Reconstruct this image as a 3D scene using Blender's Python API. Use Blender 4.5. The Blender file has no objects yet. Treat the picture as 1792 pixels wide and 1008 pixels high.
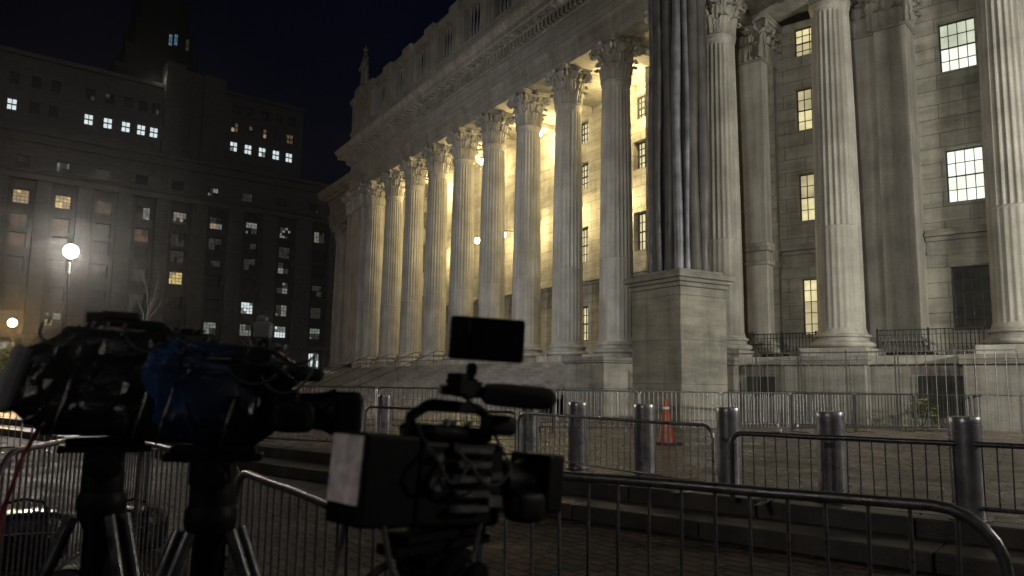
import bpy, math, random
from mathutils import Vector, Matrix
random.seed(7)
PI = math.pi
S = bpy.context.scene
COL = S.collection
# ------------------------------------------------------------------ camera
cd = bpy.data.cameras.new('camera'); cam = bpy.data.objects.new('camera', cd); COL.objects.link(cam); S.camera = cam
cd.sensor_width = 36.0; cd.lens = 36.0 * 1341.5 / 1792.0
cd.clip_start = 0.05; cd.clip_end = 1200
PITCH, ROLL, EYE = math.radians(7.1695), math.radians(0.8544), 1.25
fw = Vector((0, math.cos(PITCH), math.sin(PITCH))); rt = Vector((1, 0, 0)); up = Vector((0, -math.sin(PITCH), math.cos(PITCH)))
rt2 = rt * math.cos(ROLL) + up * math.sin(ROLL); up2 = -rt * math.sin(ROLL) + up * math.cos(ROLL)
cam.matrix_world = Matrix(((rt2.x, up2.x, -fw.x, 0), (rt2.y, up2.y, -fw.y, 0), (rt2.z, up2.z, -fw.z, EYE), (0, 0, 0, 1)))
cd.dof.use_dof = True; cd.dof.focus_distance = 36.0; cd.dof.aperture_fstop = 3.2
# ------------------------------------------------------------------ world (night)
w = bpy.data.worlds.new('World'); S.world = w; w.use_nodes = True
wt = w.node_tree; bg = wt.nodes['Background']
sky = wt.nodes.new('ShaderNodeTexSky'); sky.sky_type = 'NISHITA'; sky.sun_disc = False
sky.sun_elevation = math.radians(-8.0); sky.sun_rotation = math.radians(200)
sm_ = wt.nodes.new('ShaderNodeVectorMath'); sm_.operation = 'ADD'; sm_.inputs[1].default_value = (0.014, 0.018, 0.060)   # city night glow, deep blue
tc_ = wt.nodes.new('ShaderNodeTexCoord'); mr_ = wt.nodes.new('ShaderNodeSeparateXYZ'); wt.links.new(tc_.outputs['Generated'], mr_.inputs[0])
rr_ = wt.nodes.new('ShaderNodeMapRange'); rr_.inputs['From Min'].default_value = -0.6; rr_.inputs['From Max'].default_value = -0.1; wt.links.new(mr_.outputs[0], rr_.inputs[0])
cr_ = wt.nodes.new('ShaderNodeValToRGB'); cr_.color_ramp.elements[0].color = (0.010, 0.011, 0.028, 1); cr_.color_ramp.elements[1].color = (0.009, 0.017, 0.064, 1)
wt.links.new(rr_.outputs[0], cr_.inputs[0]); wt.links.new(cr_.outputs[0], sm_.inputs[1])
wt.links.new(sky.outputs[0], sm_.inputs[0]); wt.links.new(sm_.outputs[0], bg.inputs[0]); bg.inputs[1].default_value = 0.08
# weak fill added from behind the camera, lifts the far facade
sd = bpy.data.lights.new('fill_sun', 'SUN'); so = bpy.data.objects.new('fill_sun', sd); COL.objects.link(so)
sd.energy = 0.06; sd.angle = math.radians(1.0); sd.color = (0.95, 0.96, 1.0)
so.rotation_euler = Vector((0.35, -0.85, 0.55)).to_track_quat('Z', 'Y').to_euler()
S.view_settings.view_transform = 'Standard'; S.view_settings.look = 'None'
S.view_settings.exposure = 0.0; S.view_settings.gamma = 1.0
S.render.engine = 'CYCLES'
S.cycles.use_denoising = True
S.cycles.max_bounces = 5; S.cycles.diffuse_bounces = 3; S.cycles.glossy_bounces = 3
S.cycles.sample_clamp_indirect = 4.0
S.cycles.use_light_tree = True

# ------------------------------------------------------------------ materials
MATS = {}
def newmat(name):
    m = bpy.data.materials.new(name); m.use_nodes = True; MATS[name] = m
    nt = m.node_tree; b = nt.nodes['Principled BSDF']
    return m, nt, b
def N(nt, t, **kw):
    n = nt.nodes.new(t)
    for k, v in kw.items(): setattr(n, k, v)
    return n
def noise(nt, vec, scale, detail=4, rough=0.55, map_scale=None):
    if map_scale:
        mp = N(nt, 'ShaderNodeMapping'); mp.inputs['Scale'].default_value = map_scale
        nt.links.new(vec, mp.inputs[0]); vec = mp.outputs[0]
    n = N(nt, 'ShaderNodeTexNoise'); n.inputs['Scale'].default_value = scale
    n.inputs['Detail'].default_value = detail; n.inputs['Roughness'].default_value = rough
    nt.links.new(vec, n.inputs['Vector']); return n.outputs['Fac']
def ramp(nt, fac, stops):
    r = N(nt, 'ShaderNodeValToRGB'); e = r.color_ramp.elements
    while len(e) < len(stops): e.new(0.5)
    for i, (p, c) in enumerate(stops):
        e[i].position = p; e[i].color = (c[0], c[1], c[2], 1) if isinstance(c, tuple) else (c, c, c, 1)
    nt.links.new(fac, r.inputs[0]); return r.outputs[0]
def mix(nt, a, b, fac, mode='MIX'):
    m = N(nt, 'ShaderNodeMix', data_type='RGBA', blend_type=mode)
    for s, v in ((m.inputs[6], a), (m.inputs[7], b), (m.inputs[0], fac)):
        if hasattr(v, 'links') or isinstance(v, bpy.types.NodeSocket): nt.links.new(v, s)
        elif isinstance(v, (int, float)): s.default_value = v
        else: s.default_value = (*v, 1)
    return m.outputs[2]
def bump(nt, b, h, strength, dist, normal=None):
    n = N(nt, 'ShaderNodeBump'); n.inputs['Strength'].default_value = strength; n.inputs['Distance'].default_value = dist
    nt.links.new(h, n.inputs['Height'])
    if normal: nt.links.new(normal, n.inputs['Normal'])
    nt.links.new(n.outputs[0], b.inputs['Normal']); return n.outputs[0]
def coords(nt): return N(nt, 'ShaderNodeTexCoord').outputs['Object']
def swiz(nt, vec, order='xz'):
    s = N(nt, 'ShaderNodeSeparateXYZ'); c = N(nt, 'ShaderNodeCombineXYZ'); nt.links.new(vec, s.inputs[0])
    nt.links.new(s.outputs['XYZ'.index(order[0].upper())], c.inputs[0]); nt.links.new(s.outputs['XYZ'.index(order[1].upper())], c.inputs[1])
    return c.outputs[0]

def stone(name, base, dirt=0.55, streak=0.5, rough=0.8, spec=0.3):
    m, nt, b = newmat(name); v = coords(nt)
    oi = N(nt, 'ShaderNodeObjectInfo'); of = N(nt, 'ShaderNodeVectorMath', operation='MULTIPLY_ADD'); nt.links.new(oi.outputs['Random'], of.inputs[0]); of.inputs[1].default_value = (37, 53, 71); nt.links.new(v, of.inputs[2]); v = of.outputs[0]
    blot = ramp(nt, noise(nt, v, 0.8, 5), [(0.3, dirt), (0.7, 1.0)])
    fine = ramp(nt, noise(nt, v, 14, 6, 0.7), [(0.25, 0.72), (0.75, 1.08)])
    st = ramp(nt, noise(nt, v, 1.0, 5, 0.6, (3.0, 3.0, 0.12)), [(0.35, 1 - streak * 0.6), (0.62, 1.0)])
    c = mix(nt, base, blot, 1.0, 'MULTIPLY'); c = mix(nt, c, fine, 1.0, 'MULTIPLY'); c = mix(nt, c, st, 1.0, 'MULTIPLY')
    nt.links.new(c, b.inputs['Base Color']); b.inputs['Roughness'].default_value = rough
    b.inputs['Specular IOR Level'].default_value = spec
    bump(nt, b, noise(nt, v, 22, 6, 0.7), 0.35, 0.03)
    return m
def ashlar(name, base, bw=1.35, bh=0.52, joint=0.022, wear=0.5, order='xz', jdark=0.35, jolt=0.06, rough=0.8):
    m, nt, b = newmat(name); v = coords(nt)
    wob = N(nt, 'ShaderNodeTexNoise'); wob.inputs['Scale'].default_value = 1.7; wob.inputs['Detail'].default_value = 4; nt.links.new(v, wob.inputs['Vector'])
    dv = N(nt, 'ShaderNodeVectorMath', operation='MULTIPLY_ADD'); dv.inputs[1].default_value = (0.03, 0.03, 0.03)
    nt.links.new(wob.outputs['Color'], dv.inputs[0]); nt.links.new(v, dv.inputs[2])
    p = swiz(nt, dv.outputs[0], order)
    br = N(nt, 'ShaderNodeTexBrick'); br.inputs['Scale'].default_value = 1.0
    br.inputs['Brick Width'].default_value = bw; br.inputs['Row Height'].default_value = bh
    br.inputs['Mortar Size'].default_value = joint; br.inputs['Mortar Smooth'].default_value = 0.3
    br.inputs['Color1'].default_value = (0.90, 0.90, 0.90, 1); br.inputs['Color2'].default_value = (1.04, 1.03, 1.01, 1)
    br.inputs['Mortar'].default_value = (jdark, jdark, jdark, 1); br.inputs['Bias'].default_value = 0.1
    nt.links.new(p, br.inputs['Vector'])
    blot = ramp(nt, noise(nt, v, 0.9, 6, 0.65), [(0.3, 1 - wear * 0.6), (0.65, 1.0)])
    fine = ramp(nt, noise(nt, v, 16, 6, 0.7), [(0.25, 0.75), (0.75, 1.06)])
    st = ramp(nt, noise(nt, v, 1.0, 5, 0.65, (0.35, 0.35, 2.6)), [(0.32, 1 - wear * 0.5), (0.60, 1.0)])
    drip = ramp(nt, noise(nt, v, 1.0, 5, 0.65, (2.2, 2.2, 0.2)), [(0.30, 1 - wear * 0.4), (0.55, 1.0)])
    c = mix(nt, base, br.outputs['Color'], 1.0, 'MULTIPLY')
    for k in (blot, fine, st, drip): c = mix(nt, c, k, 1.0, 'MULTIPLY')
    nt.links.new(c, b.inputs['Base Color']); b.inputs['Roughness'].default_value = rough; b.inputs['Specular IOR Level'].default_value = 0.3
    inv = N(nt, 'ShaderNodeMath', operation='SUBTRACT'); inv.inputs[0].default_value = 1.0; nt.links.new(br.outputs['Fac'], inv.inputs[1])
    n1 = N(nt, 'ShaderNodeBump'); n1.inputs['Strength'].default_value = 0.9; n1.inputs['Distance'].default_value = jolt; nt.links.new(inv.outputs[0], n1.inputs['Height'])
    bump(nt, b, noise(nt, v, 20, 6, 0.7), 0.4, 0.03, n1.outputs[0])
    return m
def plain(name, base, rough=0.5, metal=0.0, nscale=12, var=0.3, bumps=0.15, bdist=0.005, spec=0.5, rvar=0.2, coat=0.0):
    m, nt, b = newmat(name); v = coords(nt)
    nz = noise(nt, v, nscale, 5, 0.6)
    c = mix(nt, base, ramp(nt, nz, [(0.3, 1 - var), (0.7, 1 + var * 0.3)]), 1.0, 'MULTIPLY')
    nt.links.new(c, b.inputs['Base Color']); b.inputs['Metallic'].default_value = metal
    rr = ramp(nt, noise(nt, v, nscale * 0.6, 4, 0.6), [(0.3, max(0.03, rough - rvar)), (0.7, min(1, rough + rvar))])
    nt.links.new(rr, b.inputs['Roughness']); b.inputs['Specular IOR Level'].default_value = spec
    b.inputs['Coat Weight'].default_value = coat
    if bumps: bump(nt, b, noise(nt, v, nscale * 2.5, 5, 0.6), bumps, bdist)
    return m
def lit(name, col, strength, var=0.35, scale=1.2, dark=(0.02, 0.02, 0.02)):
    m, nt, b = newmat(name); v = coords(nt)
    b.inputs['Base Color'].default_value = (*dark, 1); b.inputs['Roughness'].default_value = 0.15
    c = mix(nt, col, ramp(nt, noise(nt, v, scale, 3, 0.5), [(0.35, 1 - var), (0.65, 1.0)]), 1.0, 'MULTIPLY')
    nt.links.new(c, b.inputs['Emission Color']); b.inputs['Emission Strength'].default_value = strength
    return m
def pavers(name, base, bw=0.30, bh=0.15, joint=0.012, rough=(0.12, 0.6), jolt=0.012, wear=0.5, rot=0.6):
    m, nt, b = newmat(name); v = coords(nt)
    mp = N(nt, 'ShaderNodeMapping'); mp.inputs['Rotation'].default_value = (0, 0, rot); nt.links.new(v, mp.inputs[0])
    wob = N(nt, 'ShaderNodeTexNoise'); wob.inputs['Scale'].default_value = 5; nt.links.new(v, wob.inputs['Vector'])
    dv = N(nt, 'ShaderNodeVectorMath', operation='MULTIPLY_ADD'); dv.inputs[1].default_value = (0.03, 0.03, 0.0)
    nt.links.new(wob.outputs['Color'], dv.inputs[0]); nt.links.new(mp.outputs[0], dv.inputs[2])
    br = N(nt, 'ShaderNodeTexBrick'); br.inputs['Scale'].default_value = 1.0
    br.inputs['Brick Width'].default_value = bw; br.inputs['Row Height'].default_value = bh
    br.inputs['Mortar Size'].default_value = joint; br.inputs['Mortar Smooth'].default_value = 0.4
    br.inputs['Color1'].default_value = (0.6, 0.58, 0.56, 1); br.inputs['Color2'].default_value = (1.25, 1.1, 1.0, 1); br.inputs['Mortar'].default_value = (0.35, 0.35, 0.35, 1)
    nt.links.new(dv.outputs[0], br.inputs['Vector'])
    blot = ramp(nt, noise(nt, v, 0.6, 6, 0.65), [(0.3, 1 - wear * 0.7), (0.7, 1.15)])
    c = mix(nt, base, br.outputs['Color'], 1.0, 'MULTIPLY'); c = mix(nt, c, blot, 1.0, 'MULTIPLY')
    c = mix(nt, c, ramp(nt, noise(nt, v, 25, 5, 0.7), [(0.3, 0.7), (0.7, 1.15)]), 1.0, 'MULTIPLY')
    nt.links.new(c, b.inputs['Base Color'])
    nt.links.new(ramp(nt, noise(nt, v, 1.1, 6, 0.7), [(0.38, rough[0]), (0.6, rough[1])]), b.inputs['Roughness'])
    inv = N(nt, 'ShaderNodeMath', operation='SUBTRACT'); inv.inputs[0].default_value = 1.0; nt.links.new(br.outputs['Fac'], inv.inputs[1])
    n1 = N(nt, 'ShaderNodeBump'); n1.inputs['Strength'].default_value = 0.9; n1.inputs['Distance'].default_value = jolt; nt.links.new(inv.outputs[0], n1.inputs['Height'])
    n2 = N(nt, 'ShaderNodeBump'); n2.inputs['Strength'].default_value = 0.7; n2.inputs['Distance'].default_value = 0.03; nt.links.new(noise(nt, v, 6, 4, 0.6), n2.inputs['Height']); nt.links.new(n1.outputs[0], n2.inputs['Normal'])
    bump(nt, b, noise(nt, v, 60, 5, 0.7), 0.5, 0.006, n2.outputs[0])
    return m

STONE = stone('pale_granite', (0.40, 0.385, 0.345), 0.62, 0.55)
STONE_T = stone('carved_granite', (0.36, 0.345, 0.305), 0.55, 0.4)
WALL = ashlar('ashlar_wall', (0.40, 0.385, 0.335), 1.9, 0.64, 0.014, 0.65, jdark=0.42, jolt=0.04)
FRIEZE = ashlar('frieze_blocks', (0.36, 0.35, 0.325), 3.6, 2.6, 0.018, 0.45, jdark=0.5, jolt=0.02)
PODIUM = ashlar('podium_granite', (0.30, 0.29, 0.26), 2.4, 1.15, 0.016, 0.7, jdark=0.45, jolt=0.02)
PEDST = ashlar('weathered_granite', (0.25, 0.24, 0.205), 3.1, 1.35, 0.010, 0.8, jdark=0.6, jolt=0.010)
STEPM = stone('step_granite', (0.25, 0.235, 0.205), 0.45, 0.3, 0.6)
CURBM = stone('curb_stone', (0.135, 0.118, 0.095), 0.35, 0.6, 0.34, 0.5)
FARST = ashlar('far_limestone', (0.21, 0.205, 0.20), 1.6, 0.7, 0.02, 0.5, jdark=0.55, jolt=0.03)
FARDK = stone('far_spandrel', (0.10, 0.098, 0.094), 0.6, 0.3)
TOWST = stone('tower_stone', (0.035, 0.034, 0.033), 0.6, 0.3)
PLAZA = pavers('plaza_pavers', (0.22, 0.195, 0.16), 0.42, 0.26, 0.022, (0.14, 0.55), 0.035)
LOWER = pavers('wet_cobbles', (0.075, 0.062, 0.050), 0.26, 0.17, 0.024, (0.55, 0.9), 0.02, rot=0.9)
LOWER.node_tree.nodes['Principled BSDF'].inputs['Specular IOR Level'].default_value = 0.2
IRON = plain('black_iron', (0.02, 0.02, 0.02), 0.45, 0.2)
STEEL = plain('galvanised_steel', (0.42, 0.42, 0.43), 0.38, 0.9, 30, 0.45, rvar=0.15)
DULLST = plain('dull_painted_steel', (0.17, 0.165, 0.17), 0.38, 0.7, 25, 0.5, rvar=0.15)
BOLL = plain('brushed_bollard_steel', (0.46, 0.465, 0.49), 0.33, 0.7, 6, 0.5, rvar=0.12)
BRONZE = plain('dark_wrap_metal', (0.05, 0.046, 0.044), 0.6, 0.1, 1.2, 0.7, 0.4, 0.05, rvar=0.2)
BRONZE2 = plain('grey_wrap_metal', (0.13, 0.13, 0.15), 0.5, 0.35, 1.6, 0.7, 0.3, 0.05, rvar=0.12)
WFRAME = plain('window_iron', (0.025, 0.025, 0.022), 0.5)
BLACKP = plain('black_plastic', (0.0045, 0.0045, 0.005), 0.55, 0.0, 40, 0.4, rvar=0.15, spec=0.08)
BLACKF = plain('black_nylon', (0.006, 0.006, 0.007), 0.30, 0.0, 5, 0.5, 0.5, 0.03, rvar=0.12, spec=0.4)
FOAM = plain('foam_windscreen', (0.008, 0.008, 0.008), 0.95, 0.0, 60, 0.3, 0.8, 0.01, rvar=0.04)
TRIPM = plain('tripod_metal', (0.055, 0.055, 0.058), 0.35, 0.6, 20, 0.4)
CTRL = plain('worn_control_metal', (0.10, 0.10, 0.105), 0.4, 0.5, 30, 0.6)
BLUEF = plain('blue_nylon', (0.006, 0.030, 0.085), 0.36, 0.0, 5, 0.5, 0.4, 0.02, rvar=0.12)
PAPER = plain('scuffed_white_label', (0.72, 0.67, 0.68), 0.7, 0.0, 22, 0.55, 0.2)
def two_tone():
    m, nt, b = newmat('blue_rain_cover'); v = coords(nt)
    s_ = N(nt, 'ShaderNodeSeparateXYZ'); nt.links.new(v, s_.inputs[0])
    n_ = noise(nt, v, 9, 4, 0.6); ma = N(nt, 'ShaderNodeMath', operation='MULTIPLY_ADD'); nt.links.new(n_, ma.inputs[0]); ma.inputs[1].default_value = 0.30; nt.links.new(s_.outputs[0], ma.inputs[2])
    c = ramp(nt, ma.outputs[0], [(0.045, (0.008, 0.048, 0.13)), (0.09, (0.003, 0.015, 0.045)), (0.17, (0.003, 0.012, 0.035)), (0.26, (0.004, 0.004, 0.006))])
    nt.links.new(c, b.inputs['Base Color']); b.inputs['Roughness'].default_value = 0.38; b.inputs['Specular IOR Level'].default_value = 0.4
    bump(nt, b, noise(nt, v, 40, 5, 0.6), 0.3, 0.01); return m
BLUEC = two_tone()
GREYB = plain('grey_case', (0.20, 0.20, 0.205), 0.5, 0.0, 10, 0.5)
GLASS = plain('dark_lens_glass', (0.01, 0.01, 0.015), 0.06, 0.0, 4, 0.1, 0.0, rvar=0.02)
ORANGE = plain('orange_plastic', (0.24, 0.038, 0.01), 0.45, 0.0, 12, 0.35)
REFL = plain('white_reflective_tape', (0.5, 0.5, 0.52), 0.4, 0.0, 12, 0.2)
RUBBER = plain('black_rubber', (0.015, 0.015, 0.015), 0.7)
REDC = plain('red_cable_rubber', (0.12, 0.006, 0.008), 0.45)
BARK = plain('tree_bark', (0.025, 0.019, 0.016), 0.8, 0.0, 10, 0.5, 0.6, 0.02)
LEAF = plain('dull_leaf', (0.13, 0.15, 0.03), 0.6, 0.0, 3, 0.5)
L_WHITE = lit('window_white_light', (0.93, 1.0, 0.84), 1.35, 0.22, 1.6)
L_WHIT2 = lit('window_blind_light', (0.90, 0.95, 0.72), 0.8, 0.3, 1.1)
L_YELL = lit('window_yellow_light', (1.0, 0.88, 0.46), 0.95, 0.35, 1.5)
L_YEL2 = lit('window_soft_yellow', (0.98, 0.84, 0.46), 0.6, 0.4, 1.5)
L_PORT = lit('window_portico_light', (1.0, 0.90, 0.55), 1.05, 0.35, 1.4)
L_DARK = lit('window_dark_glass', (0.30, 0.29, 0.22), 0.05, 0.5, 3.0, (0.015, 0.015, 0.015))
F_COOL = lit('far_cool_light', (0.85, 0.97, 1.0), 0.95, 0.2, 1.0)
F_COOL2 = lit('far_cool_dim', (0.80, 0.85, 0.75), 0.28, 0.6, 2.0)
F_WARM = lit('far_warm_light', (1.0, 0.72, 0.42), 0.42, 0.5, 2.2)
F_YEL = lit('far_yellow_light', (1.0, 0.78, 0.28), 0.8, 0.5, 2.2)
F_DIM = lit('far_dim_warm', (1.0, 0.62, 0.38), 0.13, 0.6, 2.2)
F_DIM2 = lit('far_dim_grey', (0.75, 0.75, 0.65), 0.05, 0.6, 2.2)
F_DARK = lit('far_dark_glass', (0.6, 0.6, 0.7), 0.006, 0.6, 2.2)
F_BLUE = lit('far_blue_light', (0.35, 0.65, 0.95), 0.30, 0.5, 1.0)
GLOBE_W = lit('lamp_globe_white', (1.0, 0.84, 0.70), 60.0, 0.0)
GLOBE_Y = lit('lamp_globe_yellow', (1.0, 0.66, 0.25), 40.0, 0.0)
LANT = lit('lantern_glass', (1.0, 0.82, 0.45), 45.0, 0.0)
LED = lit('on_camera_glint', (1.0, 0.8, 0.8), 0.05, 0.6, 20.0)

# ------------------------------------------------------------------ mesh helpers
class MB:
    def __init__(s): s.v = []; s.f = []; s.m = []; s.T = None; s.mi = 0
    def add(s, vs, fs):
        o = len(s.v)
        if s.T is not None: vs = [tuple(s.T @ Vector(p)) for p in vs]
        s.v += [tuple(p) for p in vs]; s.f += [tuple(i + o for i in f) for f in fs]; s.m += [s.mi] * len(fs)
        return s
    def box(s, x0, x1, y0, y1, z0, z1):
        if x0 > x1: x0, x1 = x1, x0
        if y0 > y1: y0, y1 = y1, y0
        vs = [(x, y, z) for z in (z0, z1) for y in (y0, y1) for x in (x0, x1)]
        return s.add(vs, [(0, 2, 3, 1), (4, 5, 7, 6), (0, 1, 5, 4), (2, 6, 7, 3), (0, 4, 6, 2), (1, 3, 7, 5)])
    def quad(s, a, b, c, d): return s.add([a, b, c, d], [(0, 1, 2, 3)])
    def lathe(s, prof, n=24, cx=0, cy=0, z0=0, cap=True, sx=1, sy=1):
        vs = []; fs = []
        for r, z in prof:
            for i in range(n): a = 2 * PI * i / n; vs.append((cx + sx * r * math.cos(a), cy + sy * r * math.sin(a), z0 + z))
        for j in range(len(prof) - 1):
            for i in range(n):
                k = (i + 1) % n; fs.append((j * n + i, j * n + k, (j + 1) * n + k, (j + 1) * n + i))
        if cap: fs.append(tuple(range(n - 1, -1, -1))); fs.append(tuple((len(prof) - 1) * n + i for i in range(n)))
        return s.add(vs, fs)
    def tube(s, pts, r, n=8, cap=True, closed=False):
        pts = [Vector(p) for p in pts]; L = len(pts); rr = r if isinstance(r, (list, tuple)) else [r] * L
        vs = []; fs = []; prev = None
        for i, p in enumerate(pts):
            if closed: d = pts[(i + 1) % L] - pts[i - 1]
            else: d = pts[min(i + 1, L - 1)] - pts[max(i - 1, 0)]
            d = d.normalized() if d.length > 1e-9 else Vector((0, 0, 1))
            if prev is None:
                a = Vector((0, 0, 1)) if abs(d.z) < 0.9 else Vector((1, 0, 0)); u_ = d.cross(a).normalized()
            else:
                u_ = prev - d * prev.dot(d); u_ = u_.normalized() if u_.length > 1e-6 else d.orthogonal().normalized()
            prev = u_; v_ = d.cross(u_)
            for k in range(n):
                a = 2 * PI * k / n; vs.append(p + (u_ * math.cos(a) + v_ * math.sin(a)) * rr[i])
        M_ = L if closed else L - 1
        for j in range(M_):
            q = (j + 1) % L
            for k in range(n):
                k2 = (k + 1) % n; fs.append((j * n + k, j * n + k2, q * n + k2, q * n + k))
        if cap and not closed: fs.append(tuple(range(n - 1, -1, -1))); fs.append(tuple((L - 1) * n + k for k in range(n)))
        return s.add(vs, fs)
    def rbox(s, cx, cy, cz, sx, sy, sz): return s.box(cx - sx / 2, cx + sx / 2, cy - sy / 2, cy + sy / 2, cz - sz / 2, cz + sz / 2)
    def mesh(s, name, mats, smooth=False):
        me = bpy.data.meshes.new(name); me.from_pydata(s.v, [], s.f)
        for m in (mats if isinstance(mats, (list, tuple)) else [mats]): me.materials.append(m)
        me.polygons.foreach_set('material_index', s.m)
        if smooth:
            me.polygons.foreach_set('use_smooth', [True] * len(me.polygons))
            try: me.set_sharp_from_angle(angle=math.radians(38))
            except Exception: pass
        me.update(); return me
def link(name, data, parent=None, loc=None, rz=None, M=None):
    o = bpy.data.objects.new(name, data); COL.objects.link(o)
    if parent: o.parent = parent
    if M is not None: o.matrix_local = M
    else:
        if loc is not None: o.location = loc
        if rz is not None: o.rotation_euler = (0, 0, rz)
    return o
def obj(name, mb, mats, parent=None, loc=None, rz=None, smooth=False, bev=0, M=None, seg=1):
    o = link(name, mb.mesh(name, mats, smooth), parent, loc, rz, M)
    if bev:
        b = o.modifiers.new('bevel', 'BEVEL'); b.width = bev; b.segments = seg; b.limit_method = 'ANGLE'; b.angle_limit = math.radians(35)
    return o
def tag(o, label=None, cat=None, group=None, kind=None):
    if label: o['label'] = label
    if cat: o['category'] = cat
    if group: o['group'] = group
    if kind: o['kind'] = kind
    return o
def thing(name, label, cat, loc=(0, 0, 0), rz=0, group=None, M=None):
    o = bpy.data.objects.new(name, None); COL.objects.link(o)
    if M is not None: o.matrix_world = M
    else: o.location = loc; o.rotation_euler = (0, 0, rz)
    return tag(o, label, cat, group)
def kids(o): return [c for c in COL.objects if c.parent == o]
def copy_tree(o, parent=None, cache={}):
    c = o.copy(); COL.objects.link(c)
    if parent: c.parent = parent
    for ch in kids(o): copy_tree(ch, c)
    return c
def frameM(ox, oy, oz, dx, dy):     # local x = (dx,dy), local y = 90 deg ccw, z up
    return Matrix(((dx, -dy, 0, ox), (dy, dx, 0, oy), (0, 0, 1, oz), (0, 0, 0, 1)))

# ------------------------------------------------------------------ layout frames
ANG = math.radians(31.12)
U = Vector((-math.sin(ANG), math.cos(ANG))); Nn = Vector((math.cos(ANG), math.sin(ANG)))     # along portico (away), into the building
P0 = Vector((3.04, 41.69))
WX = Vector((0.759, -0.651)).normalized(); WN = Vector((-WX.y, WX.x))
C0 = Vector((12.85, 29.76))
PF = frameM(P0.x, P0.y, 0, -U.x, -U.y)      # portico frame: local x = -U (towards the viewer's right), local y = depth
WF = frameM(C0.x, C0.y, 0, WX.x, WX.y)      # wing frame: local x to the right, y = depth
def pw(t, d): return P0 + U * t + Nn * d    # portico: t away, d depth
def ww(a, d): return C0 + WX * a + WN * d
# bend point of the two column lines
den = (-U.x) * (WX.y) - (-U.y) * (WX.x)
rel = C0 - P0
tt = (rel.x * WX.y - rel.y * WX.x) / den        # distance along -U
BEND = P0 - U * tt; BT = -tt; BA = (BEND - C0).dot(WX)
FLOOR, SHTOP, ARCH, CEIL = 2.8, 16.75, 18.9, 18.95

# ------------------------------------------------------------------ ground
nd = Vector((-0.775, 0.632)); nn = Vector((0.632, 0.775))     # nosing direction and its normal (towards the plaza)
n1 = Vector((1.97, 9.51))
def nl(s_, off): p = n1 + nd * s_ + nn * off; return (p.x, p.y)
m = MB(); a, b, c, d = nl(-60, 0.33), nl(400, 0.33), nl(400, 500), nl(-60, 500)
m.quad((*a, 0), (*d, 0), (*c, 0), (*b, 0)); m.f = [tuple(reversed(f)) for f in m.f]
tag(obj('plaza_paving', m, PLAZA), kind='structure')
m = MB(); a, b, c, d = nl(-60, -0.72), nl(400, -0.72), nl(400, -300), nl(-60, -300)
m.quad((*a, -0.36), (*b, -0.36), (*c, -0.36), (*d, -0.36))
tag(obj('lower_pavement', m, LOWER), kind='structure')
# the two long stone steps between the pavement and the plaza
for k, (o0, o1, zt, zb) in enumerate(((0.0, 0.33, 0.004, -0.4), (-0.72, 0.0, -0.18, -0.5))):
    mb = MB()
    s_ = -14.0
    while s_ < 60:
        L = random.uniform(1.5, 2.3); dz = random.uniform(-0.006, 0.003); g = 0.012
        q = [nl(s_ + g, o0 + random.uniform(-.008, .008)), nl(s_ + L, o0 + random.uniform(-.008, .008)), nl(s_ + L, o1), nl(s_ + g, o1)]
        mb.add([(x, y, zb) for x, y in q] + [(x, y, zt + dz) for x, y in q], [(0, 1, 5, 4), (1, 2, 6, 5), (2, 3, 7, 6), (3, 0, 4, 7), (4, 5, 6, 7), (3, 2, 1, 0)])
        s_ += L
    tag(obj('plaza_step', mb, CURBM, bev=0.018, seg=2), kind='structure')

# ------------------------------------------------------------------ courthouse
CH = thing('courthouse', 'floodlit neoclassical granite courthouse with a long Corinthian colonnade', 'courthouse')
# ---- column
SH0, CAPH = FLOOR, ARCH - SHTOP
RB, RT = 0.865, 0.715
BASEH = 0.62
def shaft_mesh():
    mb = MB(); nf = 24; per = 6; n = nf * per; zs = []
    zt = SHTOP - FLOOR
    zz = [BASEH, BASEH + 0.10, BASEH + 0.18, 2.2, 3.4, 4.6, 4.74, 4.78, 6.4, 8.2, 10, 11.6, 12.8, zt - 0.42, zt - 0.30, zt - 0.26, zt - 0.12, zt]
    vs = []; fs = []
    for j, z in enumerate(zz):
        q = (z - BASEH) / (zt - BASEH); R = RB + (RT - RB) * (q ** 1.6)
        dep = 0.055
        if z < 4.7: dep = 0.022
        if j in (0, 1): dep = 0; R += 0.05 if j == 0 else 0.02
        if j >= len(zz) - 4: dep = 0
        if j >= len(zz) - 2: R += 0.05
        if j == 6 : dep = 0.0
        for i in range(n):
            ph = (i % per) / per; fl = math.sin(PI * max(0, min(1, (ph - 0.12) / 0.76))) if 0.12 < ph < 0.88 else 0
            rr = R - dep * (fl ** 0.7); a = 2 * PI * i / n; vs.append((rr * math.cos(a), rr * math.sin(a), z))
    for j in range(len(zz) - 1):
        for i in range(n): k = (i + 1) % n; fs.append((j * n + i, j * n + k, (j + 1) * n + k, (j + 1) * n + i))
    mb.add(vs, fs); return mb
def torus_prof(r0, r1, z0, z1, k=6):
    zc, h, rm = (z0 + z1) / 2, (z1 - z0) / 2, r0
    return [(rm + (r1 - r0) * math.cos(-PI / 2 + PI * i / k), zc + h * math.sin(-PI / 2 + PI * i / k)) for i in range(k + 1)]
def base_prof(R):
    return [(R + 0.30, 0.0)] + torus_prof(R + 0.16, R + 0.33, 0.02, 0.26) + [(R + 0.15, 0.28), (R + 0.09, 0.33), (R + 0.12, 0.40)] + torus_prof(R + 0.08, R + 0.19, 0.41, 0.55) + [(R + 0.08, 0.57), (R + 0.05, BASEH)]
def base_mesh():
    mb = MB(); mb.lathe(base_prof(RB), 48); return mb
def plinth_mesh():
    mb = MB(); mb.box(-1.22, 1.22, -1.22, 1.22, -0.0, 0.34); return mb
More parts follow.
